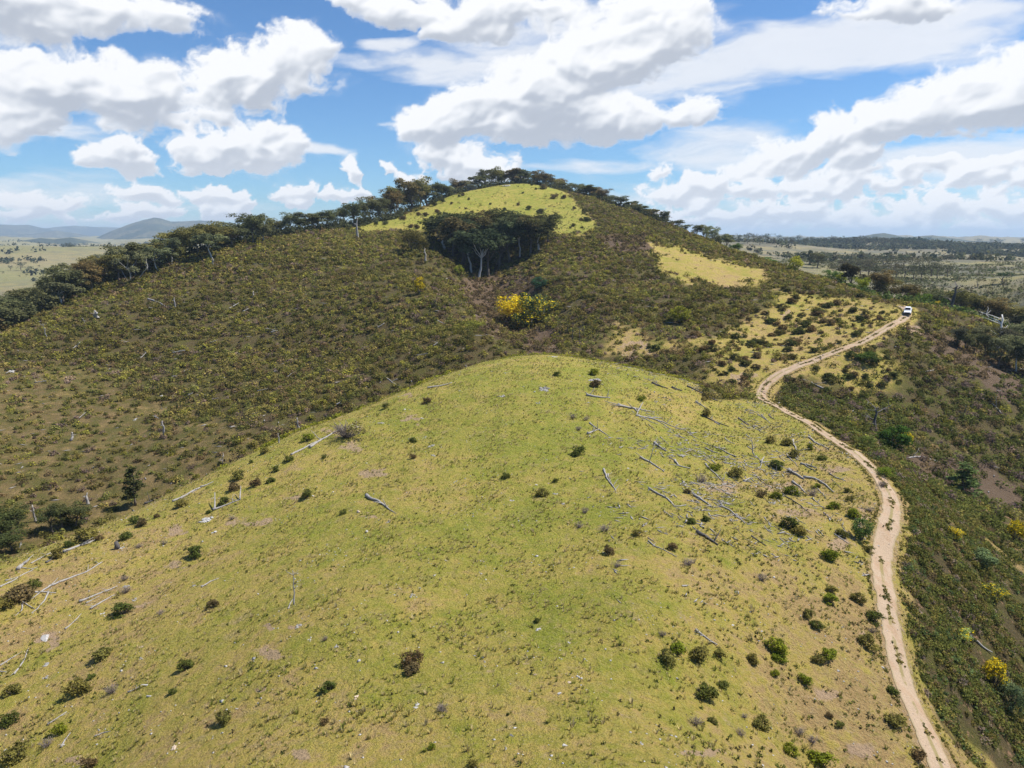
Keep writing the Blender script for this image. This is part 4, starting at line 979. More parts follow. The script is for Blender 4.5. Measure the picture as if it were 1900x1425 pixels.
# far country: woods and bushes beyond the crests
def far_sc(n, r0, r1, t0, t1, dens_f, hh, pal, nq, seed, name):
    x, y, z = scatter(n, r0, r1, t0, t1); q = zones(x, y, z)
    keep = q['far'] & ~q['summit'] & (rg.random(n) < dens_f(x, y, q)); x, y, z = x[keep], y[keep], z[keep]; n = len(x)
    h = rg.uniform(*hh, n); w = h * rg.uniform(1.0, 1.6, n); tint = np.array(pal)[rg.integers(0, len(pal), n)] * rg.uniform(.8, 1.2, (n, 1)); print(name, n)
    clumps(name, x, y, z, h, w, tint, nq, h * .26, 'stuff', None, seed)
far_sc(60000, 270, 700, .30, .80, lambda x, y, q: np.clip(.25 + 1.8 * fbm(x / 60, y / 60, 4, 441), 0, 1) * .5, (.8, 2.0), [(.10, .11, .055), (.12, .11, .065), (.085, .095, .045)], 12, 701, 'valley_scrub')
far_sc(30000, 650, 2200, .22, .80, lambda x, y, q: np.clip(-.14 + 2.2 * fbm(x / 190, y / 190, 5, 451, .6), 0, 1), (4, 9), [(.065, .075, .045), (.08, .075, .05), (.07, .075, .04)], 12, 702, 'far_woods')
far_sc(9000, 1250, 1750, .24, .80, lambda x, y, q: np.clip((q['py'] < 462) * .6 + 2 * fbm(x / 160, y / 160, 3, 455), 0, 1), (7, 12), [(.045, .055, .035), (.055, .06, .04)], 12, 703, 'far_woods')
far_sc(14000, 1500, 4200, -.75, -.15, lambda x, y, q: np.clip(.05 + 2.0 * fbm(x / 300, y / 300, 4, 461), 0, 1), (7, 13), [(.04, .05, .035)], 10, 704, 'far_woods')
far_sc(3000, 900, 1400, -.70, -.35, lambda x, y, q: np.clip((q['px'] > 150) * .5 + 1.5 * fbm(x / 120, y / 120, 3, 465) - .2, 0, 1), (5, 9), [(.04, .05, .035)], 12, 705, 'far_woods')
# understorey below the belts
def under(pxs, rs, n, hh, seed, tintc):
    i = rg.integers(0, len(pxs), n); px = np.interp(rg.random(n), np.linspace(0, 1, len(pxs)), pxs); rr = np.interp(px, pxs, rs) * rg.uniform(.985, 1.08, n)
    th = ray(px, 440)[0]; x = np.sin(th) * rr; y = np.cos(th) * rr; z = height(x, y); h = rg.uniform(*hh, n); w = h * rg.uniform(1.0, 1.5, n)
    clumps('understorey', x, y, z, h, w, np.array(tintc) * rg.uniform(.7, 1.3, (n, 1)), 26, h * .14, 'stuff', None, seed)
px_ = np.arange(-80, 520, 20); under(px_, [ridge_y(p)[1] for p in px_], 620, (2.0, 5.0), 801, (.05, .058, .025))
px_ = np.arange(500, 800, 20); under(px_, [ridge_y(p)[1] for p in px_], 420, (2.5, 5.5), 802, (.05, .055, .03))
px_ = np.arange(800, 1260, 20); under(px_, [ridge_y(p)[1] * 1.02 for p in px_], 900, (2.5, 5.5), 803, (.05, .055, .03))
px_ = np.arange(1540, 2040, 20); under(px_, [ridge_y(p)[1] * 1.015 for p in px_], 420, (1.2, 3.6), 804, (.06, .085, .025))
# ------------------------------------------------------------------ grass tussocks, small dark tufts, stones and debris on the knoll
def tufts(name, x, y, z, h, tint, nb, seed, lean=.5):
    r = np.random.default_rng(seed); n = len(x); N_ = n * nb; ib = np.repeat(np.arange(n), nb)
    a = r.uniform(0, 6.283, N_); sp = r.uniform(.1, 1, N_) * lean; hh = h[ib] * r.uniform(.6, 1.1, N_)
    b0 = np.stack([x[ib] + np.cos(a) * h[ib] * .22 * r.random(N_), y[ib] + np.sin(a) * h[ib] * .22 * r.random(N_), z[ib] - .02], 1)
    tip = b0 + np.stack([np.cos(a) * sp * hh, np.sin(a) * sp * hh, hh], 1)
    pr = np.stack([-np.sin(a), np.cos(a), np.zeros(N_)], 1) * (h[ib] * .13)[:, None]
    v = np.stack([b0 - pr, b0 + pr, tip], 1).reshape(-1, 3); tone = np.clip(r.normal(.5, .25, N_), 0, 1)
    me = np_mesh(name, v, np.arange(len(v)).reshape(-1, 3), dict(tone=np.repeat(tone, 3), tint=np.repeat(tint[ib], 3, axis=0)), [M_SCRUB])
    o = link(name, me); tag(o, kind='stuff'); return o
x, y, z = scatter(150000, 26, 135); q = zones(x, y, z); td = track_dist(x, y)
cl = fbm(x / 4.5, y / 4.5, 4, 471, .6)
keep = (q['knoll'] | (q['spur'] | q['verge'])) & (td > 1.3) & (q['px'] > -150) & (q['px'] < 2050) & (rg.random(len(x)) < np.clip(.30 + 1.6 * cl, .03, 1))
x, y, z = x[keep], y[keep], z[keep]; px = q['px'][keep]; n = len(x)
straw = np.array([(.36, .30, .135), (.33, .285, .105), (.27, .255, .08), (.21, .22, .055), (.38, .32, .18)]); tint = straw[rg.integers(0, 5, n)] * rg.uniform(.75, 1.1, (n, 1))
tufts('grass_tussocks', x, y, z, rg.uniform(.08, .26, n) * np.where(rg.random(n) < .1, 1.5, 1), tint, 12, 901, .7); print('tufts', n)
x, y, z = scatter(52000, 28, 132); q = zones(x, y, z); td = track_dist(x, y)
dn = .10 + .55 * sstep(1080, 1500, q['px']) + .25 * sstep(400, 0, q['px']); cl = fbm(x / 7, y / 7, 4, 481, .6)
keep = q['knoll'] & (td > 1.2) & (rg.random(len(x)) < dn * np.clip(.35 + 2.2 * cl, 0, 1)); x, y, z = x[keep], y[keep], z[keep]; n = len(x); print('dark tufts', n)
clumps('low_dark_tufts', x, y, z, rg.uniform(.08, .30, n), rg.uniform(.12, .44, n), np.array([(.05, .06, .018), (.075, .065, .03), (.09, .10, .025)])[rg.integers(0, 3, n)], 16, np.full(n, .055), 'stuff', None, 911)
# summit pasture and open slopes: small clumps
x, y, z = scatter(60000, 140, 500, -.25, .62); q = zones(x, y, z); cl = fbm(x / 14, y / 14, 4, 491, .6)
keep = (q['summit'] | q['past'] | q['slope'] | q['rt']) & ~q['far'] & (rg.random(len(x)) < np.clip(.08 + 1.0 * cl + .10 * q['summit'], .02, 1) * .6) & (track_dist(x, y) > 1.8); x, y, z = x[keep], y[keep], z[keep]; n = len(x); print('open clumps', n)
sz = rg.uniform(.25, .75, n) * np.where(rg.random(n) < .15, 1.8, 1)
clumps('open_slope_clumps', x, y, z, sz, sz * 1.5, np.array([(.075, .080, .03), (.10, .09, .04), (.12, .10, .06)])[rg.integers(0, 3, n)], 20, sz * .20, 'stuff', None, 921)
def pebbles(name, x, y, z, s, mat, seed, flatn=.5, elong=1.):
    r = np.random.default_rng(seed); n = len(x)
    o8 = np.array([(1, 0, 0), (0, 1, 0), (-1, 0, 0), (0, -1, 0), (0, 0, 1), (0, 0, -.6)], float)
    v = o8[None] * (1 + .35 * r.normal(size=(n, 6, 1))); v[:, :, 0] *= elong; v[:, :, 2] *= flatn
    a = r.uniform(0, 6.28, n); c, sn = np.cos(a)[:, None], np.sin(a)[:, None]
    X = v[:, :, 0] * c - v[:, :, 1] * sn; Y = v[:, :, 0] * sn + v[:, :, 1] * c
    v = np.stack([X * s[:, None] + x[:, None], Y * s[:, None] + y[:, None], v[:, :, 2] * s[:, None] + z[:, None]], -1).reshape(-1, 3)
    f = np.array([(0, 1, 4), (1, 2, 4), (2, 3, 4), (3, 0, 4), (1, 0, 5), (2, 1, 5), (3, 2, 5), (0, 3, 5)]); f = (f[None] + np.arange(n)[:, None, None] * 6).reshape(-1, 3)
    o = link(name, np_mesh(name, v, f, None, [mat])); tag(o, kind='stuff'); return o
M_ROCK = bark_mat('lichen_rock', (.20, .19, .175), (.36, .345, .32), (.10, .095, .085), 3.); M_PALE = bark_mat('pale_quartz_rock', (.30, .285, .265), (.52, .50, .47), (.17, .155, .14), 2.)
M_PINK = bark_mat('tan_stone', (.40, .30, .21), (.58, .47, .36), (.22, .17, .12), 4.)
x, y, z = scatter(70000, 28, 135); q = zones(x, y, z); cl = fbm(x / 6, y / 6, 4, 495, .6); keep = q['knoll'] & (rg.random(len(x)) < np.clip(.12 + 1.0 * cl + .12 * sstep(1150, 1600, q['px']), .02, 1) * .5); x, y, z = x[keep], y[keep], z[keep]; n = len(x); print('stones', n)
pebbles('scattered_stones', x, y, z, rg.uniform(.03, .095, n) * np.where(rg.random(n) < .04, 2.2, 1), M_PALE, 931)
td_i = rg.integers(0, len(TP), 2600); off = rg.normal(size=2600) * 1.25; tx = np.gradient(TP, axis=0); tx /= np.hypot(*tx.T)[:, None]
x = TP[td_i, 0] + tx[td_i, 1] * off; y = TP[td_i, 1] - tx[td_i, 0] * off; z = height(x, y) + .03
pebbles('track_stones', x, y, z, rg.uniform(.02, .08, 2600), M_PINK, 941)
x, y, z = scatter(80000, 40, 132, -.1, .62); q = zones(x, y, z); cl = fbm(x / 8, y / 8, 4, 499, .6); keep = q['knoll'] & (q['px'] > 1060) & (q['py'] < 1120) & (track_dist(x, y) > 1.3) & (rg.random(len(x)) < np.clip(.05 + 1.5 * cl, 0, 1) * sstep(1060, 1300, q['px']) * .45); x, y, z = x[keep], y[keep], z[keep]; n = len(x); print('sticks', n)
pebbles('fallen_twigs', x, y, z + .03, rg.uniform(.03, .10, n), M_LOG, 951, .5, 7.0)
x, y, z = scatter(30000, 110, 290); q = zones(x, y, z); keep = q['mid'] & (q['dens'] > .15) & (rg.random(len(x)) < .05); x, y, z = x[keep], y[keep], z[keep]; n = len(x); print('hill sticks', n)
pebbles('fallen_branches', x, y, z + np.where(q['dens'][keep] > .7, .3, .06), rg.uniform(.05, .15, n), M_LOG, 961, .6, 8.0)

# tufts along the middle and the edges of the track
n_ = 5200; ti = rg.integers(0, len(TP), n_); md = rg.random(n_) < .38
off = np.where(md, rg.normal(size=n_) * .13, np.sign(rg.normal(size=n_)) * (1.12 + np.abs(rg.normal(size=n_)) * .28))
kp = np.where(md, fbm(TU[ti] / 5, TU[ti] * 0, 3, 521) > .02, fbm(TU[ti] / 3, off * 3, 3, 523) > -.1); ti, off, md = ti[kp], off[kp], md[kp]; n_ = len(ti)
x = TP[ti, 0] + tx[ti, 1] * off; y = TP[ti, 1] - tx[ti, 0] * off; z = height(x, y) + np.where(md, .09, 0)
clumps('track_side_growth', x, y, z, rg.uniform(.06, .20, n_), rg.uniform(.14, .5, n_), np.array([(.10, .095, .025), (.16, .13, .04), (.22, .18, .07), (.07, .08, .02)])[rg.integers(0, 4, n_)], 18, np.full(n_, .06), 'stuff', None, 971)
# ------------------------------------------------------------------ shrubs standing on their own
rs_ = random.Random(9)
K_ = {'d': ((.080, .094, .024), 'dark green round shrub', 'S'), 'o': ((.135, .122, .036), 'olive shrub', 'S'), 'g': ((.130, .150, .018), 'bright green shrub', 'S'), 'b': ((.110, .080, .040), 'brown shrub', 'S'), 't': ((.17, .14, .12), 'grey twiggy dead shrub', 'T')}
SH = [ # px, py(base), width px, kind, where
 (227,1142,32,'d','right of the paired fallen branches on the left'),(190,1222,33,'o','alone below the pale slab on the left'),(345,1243,27,'d','in open grass right of the small rock cluster, lower left'),(145,1288,34,'o','near the lower left corner beside a grey twiggy one'),
 (207,1288,28,'t','beside the olive one in the lower left'),(23,1290,26,'o','at the left edge above a dark shrub'),(15,1345,30,'d','cut by the left edge, low down'),(168,1262,13,'d','tiny, left of centre of the lower left'),(111,1360,24,'g','low in the lower left corner'),
 (88,1386,28,'t','in the lower left corner thicket'),(27,1412,42,'o','largest in the bottom left corner'),(321,1288,14,'d','tiny, beside the upright narrow white rocks'),(417,1340,28,'o','feathery, alone in the lower left grass'),(609,1283,25,'d','alone in the lower middle-left grass'),
 (601,1345,17,'b','small, near the bottom below a dark shrub'),(394,1130,20,'b','small, mid-left grass above the bare soil patch'),(298,1143,15,'t','small, right of the dark round shrub on the left'),(64,1091,22,'d','near the end of the long fallen log on the left'),(232,1078,17,'t','upper of two grey ones beside the paired branches'),
 (233,1102,22,'t','lower of two grey ones beside the paired branches'),(35,1118,44,'b','wide, behind the bleached branches at the left edge'),(4,1128,34,'o','cut by the left edge beside the wide brown one'),(168,1425,28,'b','at the bottom edge, left'),(603,1190,14,'t','small, beside the dark pointed rock'),
 (364,1033,30,'d','large and isolated on the left grass'),(569,925,21,'d','left of the big pale log'),(636,956,14,'d','below the big pale log'),(503,897,15,'d','on the left flank near the rock ledges'),(513,876,15,'d','above another dark one near the left rim'),(535,858,15,'d','at the left rim of the knoll'),
 (601,852,11,'d','small, under the twiggy leaning tree'),(571,819,20,'g','on the rim by the long log'),(416,937,20,'d','between the rocks and the long upright-branched log'),(434,912,22,'b','on the left rim above the upright-branched log'),(444,890,26,'o','on the left rim between logs'),(475,903,22,'b','beside an olive one on the left rim'),
 (337,941,20,'o','just under the straight log at the left rim'),(251,972,18,'d','on the left rim above a brown one'),(263,977,22,'b','on the left rim beside a dark one'),(234,1002,20,'d','mid left grass above the dark stump'),(291,962,10,'b','tiny, on the left rim'),(108,1035,24,'o','across the long log at the left edge'),
 (128,1016,16,'d','beside the log on the far left rim'),(158,1006,36,'o','wide, behind the thick log on the left rim'),(185,1003,14,'b','at the upper end of the thick log'),(387,954,10,'d','tiny, at the stump of the upright-branched log'),(431,966,14,'t','by the bare soil at mid left'),(258,1018,13,'t','small, above the isolated bare patch'),
 (305,1012,15,'t','small, left of the large isolated dark shrub'),(492,842,17,'o','on the rim left of the long log'),(466,861,10,'d','tiny on the left rim'),(937,889,15,'d','alone in the middle of the knoll'),(1072,846,27,'d','tall, two-toned, right of the knoll centre'),(767,822,14,'d','by the pale rock cluster left of centre'),
 (1189,745,16,'g','above the forked fallen tree'),(1034,699,11,'d','near the top of the knoll'),(1102,697,17,'g','right of the knoll top'),(1105,719,19,'b','below the green one right of the knoll top'),(1063,778,15,'t','upper of the pair left of the forked branches'),(1073,800,14,'t','lower of the pair left of the forked branches'),
 (1088,782,13,'t','next to the forked branches'),(767,852,14,'b','small, below the pale rock cluster'),(1006,922,22,'o','sparse, right of the white slab at the centre'),(1031,896,10,'d','tiny, right of the lone middle shrub'),(1086,954,18,'t','right of the sparse olive one'),(1122,988,22,'t','right of centre, lower'),
 (1183,996,17,'o','below the winding branch'),(1130,1030,21,'b','brown round, right of centre'),(1145,1053,14,'t','small, under the brown round one'),(1075,980,14,'t','small, low right of centre'),(792,750,16,'b','by the small log near the knoll top'),(716,759,13,'d','on the rim left of the small log'),
 (763,1236,38,'b','wide brown, alone at the lower centre'),(765,1250,26,'b','reddish, under the wide brown one'),(820,1320,20,'t','small, by the white jagged rocks'),(1229,1182,18,'t','above the olive pair at the lower right of centre'),(1257,1212,27,'g','upper of the olive-green pair'),(1240,1232,34,'o','lower of the olive-green pair'),
 (996,1156,12,'d','tiny, by the white rock chips'),(801,1391,15,'g','small, near the bottom edge'),(878,1424,22,'o','at the bottom edge left of centre'),(1441,1210,33,'g','the largest near the lower right'),(1446,1226,24,'g','just below the largest one near the lower right'),(1335,1222,22,'o','right of a grey-olive one below the dark log'),
 (1297,1224,34,'o','grey-olive, below the dark short log'),(1398,1230,23,'o','left of the largest green one'),(1535,1224,26,'g','right of a duller one, lower right'),(1518,1230,20,'o','duller, left of a bright one, lower right'),(1438,1255,16,'g','small, below the green pair'),(1495,1269,24,'g','round, lower right open ground'),
 (1341,1276,20,'d','above a wide dark one at the lower right'),(1308,1294,34,'d','wide dark, at the lower right'),(1610,1200,30,'o','left of the track on the lower right'),(1514,1166,21,'d','under a duller one on the right flank'),(1500,1146,21,'o','above a darker one on the right flank'),(1540,1120,24,'g','bright, on the right flank above'),
 (1622,1156,26,'d','touching the left edge of the track'),(1592,1118,24,'o','left of the track, upper right flank'),(1618,1176,18,'t','grey, touching the left edge of the track'),(1414,1350,30,'o','low in the lower right grass'),(1322,1342,16,'o','small, lower right grass near the bottom'),(1290,1346,28,'t','wide grey, low in the right grass'),
 (1375,1366,24,'t','dusty, low in the right grass'),(1483,1364,24,'t','grey, below the small dark one'),(1556,1349,14,'d','small dark, near the bottom right'),(1537,1331,12,'b','tiny, near the bottom right'),(1660,1346,32,'o','beside the track near the bottom'),(1655,1288,20,'d','beside the track above a wider one'),
 (1525,1425,40,'g','dome at the bottom edge on the right'),(1467,1400,25,'g','left of the dome at the bottom edge'),(1702,1408,25,'b','on the track side at the bottom'),(1507,1380,22,'t','grey, above the dome at the bottom edge'),(1381,1334,14,'t','little, in the lower right grass'),(1414,1079,22,'t','dusty, mid right grass'),
 (1440,870,24,'d','round, right of the bleached forks'),(1525,855,15,'d','upper right flank near the track'),(1469,920,27,'g','bright dome between two long logs'),(1440,927,18,'g','left of the bright dome between logs'),(1412,924,19,'b','brownish, left of the green ones between logs'),(1546,946,22,'g','round, below the end of the long log'),
 (1584,962,23,'g','nearest the track bend among the round ones'),(1325,874,21,'g','next to the thin log on the right flank'),(1365,886,24,'o','right of the one next to the thin log'),(1464,982,28,'d','leafy, upper left of a brown neighbour'),(1483,992,24,'o','brownish, lower right of its leafy neighbour'),(1561,997,21,'o','dull, left of the blue-green bush'),
 (1539,1040,28,'g','large, lower right flank'),(1428,824,18,'o','by the bleached branches near the upper flank'),(1460,828,21,'o','right of the one by the bleached branches'),(1504,836,15,'g','small, touching the upper track'),(1473,850,19,'o','with bleached sticks in front'),(1580,933,15,'o','close to the track bend'),
 (1572,915,12,'o','tiny, close to the track bend'),(1516,907,14,'g','tiny, above the round one at the log end'),(1507,922,24,'t','grey, at the end of the second log'),(1283,973,15,'d','left of a pair above the dark log'),(1309,968,14,'d','right of a pair above the dark log'),(1302,897,26,'t','feathery grey, mid right flank'),
 (1275,917,13,'b','tiny brown, above the winding log'),(1247,1022,19,'b','brown, left of the white winding branch'),(1278,1050,20,'t','purple-grey, below the white winding branch'),(1542,1101,20,'o','on the right flank under the large one'),(1612,1026,18,'o','between blue-green bush and track'),(1310,773,20,'o','near the dark thin log at the top right'),
 (1612,950,14,'t','at the inner edge of the bend'),(1636,905,18,'t','at the inner edge of the track above the bend')]
for (px, py, w, k, where) in SH:
    c, nm, ty = K_[k]
    pair = rs_.choice(SHRUBS if ty == 'S' else TWIGS)
    hh = w * rs_.uniform(.78, .98) if ty == 'S' else w * rs_.uniform(.7, .85)
    plant('shrub', pair, px, py - 2, hh * .95, w * .93, c, f"{nm} {where}"[:110], 'shrub', 'shrubs dotted over the grass knoll', parts=('stem', 'foliage'), sink=.04)
# individual bushes on the open slopes beyond the knoll
cnt = 0
while cnt < 120:
    px, py = rs_.uniform(1200, 1690), rs_.uniform(450, 735)
    x, y, z, r = hit(px, py, 130); q1 = zones(np.array([[x]]), np.array([[y]]), np.array([[z]]))
    if not (q1['slope'][0, 0] or q1['rt'][0, 0]) or track_dist(np.array([[x]]), np.array([[y]]))[0, 0] < 2.5: continue
    w = rs_.uniform(8, 19) * (1 if py > 560 else .8); cn = rs_.choice(('dark green', 'olive', 'brown'))
    plant('shrub', rs_.choice(SHRUBS[:3]), px, py, w * .7, w, {'dark green': (.062,.072,.024), 'olive': (.098,.09,.03), 'brown': (.125,.088,.042)}[cn], f"{cn} shrub on the dry slope {'near the car' if px > 1590 and py < 620 else 'between track and hairpin gully' if q1['rt'][0, 0] else 'left of the hairpin' if py > 640 else 'in the middle of the slope' if px > 1420 else 'at the left of the slope'}", 'shrub', 'shrubs scattered on the dry slope by the upper track', loc=(x, y, z), parts=('stem', 'foliage'))
    cnt += 1
cnt = 0
while cnt < 70:
    px, py = rs_.uniform(640, 1110), rs_.uniform(342, 440)
    if not in_poly(np.array([px]), np.array([py]), P_SUMMIT)[0] or rs_.random() < (.6 if 900 < px < 1000 else 0): continue
    w = rs_.uniform(4, 11) * (1.2 if px > 1000 else 1)
    if hit(px, py, 280)[3] > 475: continue
    cn = rs_.choice(('dark', 'olive', 'brownish'))
    plant('shrub', rs_.choice(SHRUBS[:3]), px, py, w * .9, w, {'dark': (.06,.07,.03), 'olive': (.09,.09,.03), 'brownish': (.11,.085,.045)}[cn], f"{cn} small shrub on the bright summit pasture, {'left of the peak' if px < 880 else 'right of the peak' if px > 990 else 'below the peak'}", 'shrub', 'small shrubs on the summit pasture', rmin=280, parts=('stem', 'foliage'))
    cnt += 1
# ------------------------------------------------------------------ fallen timber
def log(pts, wpx, label, mat=None, group=None, cat='fallen log', taper=.45, fork=None, lift=.0, kind='fallen_log', seed=0):
    """a draped trunk along photo pixels; fork: list of further (points, width) limbs"""
    A = Acc(); rng = np.random.default_rng(seed + int(pts[0][0]) * 7 + int(pts[0][1]))
    def limb(P, w, tp, lifted):
        W = []
        for q in P:
            x, y, z, r = hit(q[0], q[1], 0 if q[1] > 640 or len(q) < 3 else q[2]); dep = y * cp_ - (z - CZ) * sp_
            W.append((x, y, z + (q[2] if len(q) > 2 and q[2] < 20 else 0), dep))
        W = np.array(W); L = np.linalg.norm(np.diff(W[:, :2], axis=0), axis=1).sum(); n = max(6, min(26, int(L / .35)))
        s = np.concatenate([[0], np.cumsum(np.linalg.norm(np.diff(W[:, :2], axis=0), axis=1))]); u = np.linspace(0, s[-1], n)
        xs = np.interp(u, s, W[:, 0]); ys = np.interp(u, s, W[:, 1]); lf = np.interp(u, s, W[:, 2] - height(W[:, 0], W[:, 1]))
        rad0 = .78 * w * W[:, 3].mean() / F / 2; rad = rad0 * np.linspace(1, tp, n) * (1 + .07 * rng.normal(size=n)); rad[0] *= 1.25
        wob = np.cumsum(rng.normal(size=(n, 2)), 0); wob -= wob[0] + (wob[-1] - wob[0]) * np.linspace(0, 1, n)[:, None]
        xs += wob[:, 0] * .045 * L / n ** .5 * .6; ys += wob[:, 1] * .045 * L / n ** .5 * .6
        zs = height(xs, ys); zs = np.maximum(zs, np.convolve(np.pad(zs, 2, 'edge'), np.ones(5) / 5, 'valid')) + rad * .75 + lf + lifted
        path = np.stack([xs, ys, zs], 1); A.tube(path, rad, 7); return path, rad0
    path, r0 = limb(pts, wpx, taper, lift)
    for k in range(rng.integers(1, 4)):
        i = rng.integers(1, len(path) - 1); d = rng.normal(size=3) * np.array([1, 1, .4]); d[2] = abs(d[2]) + .15; d /= np.linalg.norm(d); Ls = r0 * rng.uniform(5, 12)
        A.tube(wobble(rng, path[i], path[i] + d * Ls, 4, .08), np.linspace(r0 * .42, r0 * .12, 4), 5)
    for P, w in (fork or []): limb(P, w, .35, lift * .5)
    me = A.mesh(kind, [mat or M_LOG]); o = link(kind, me); tag(o, label, cat, group); return o
D_ = M_CHAR
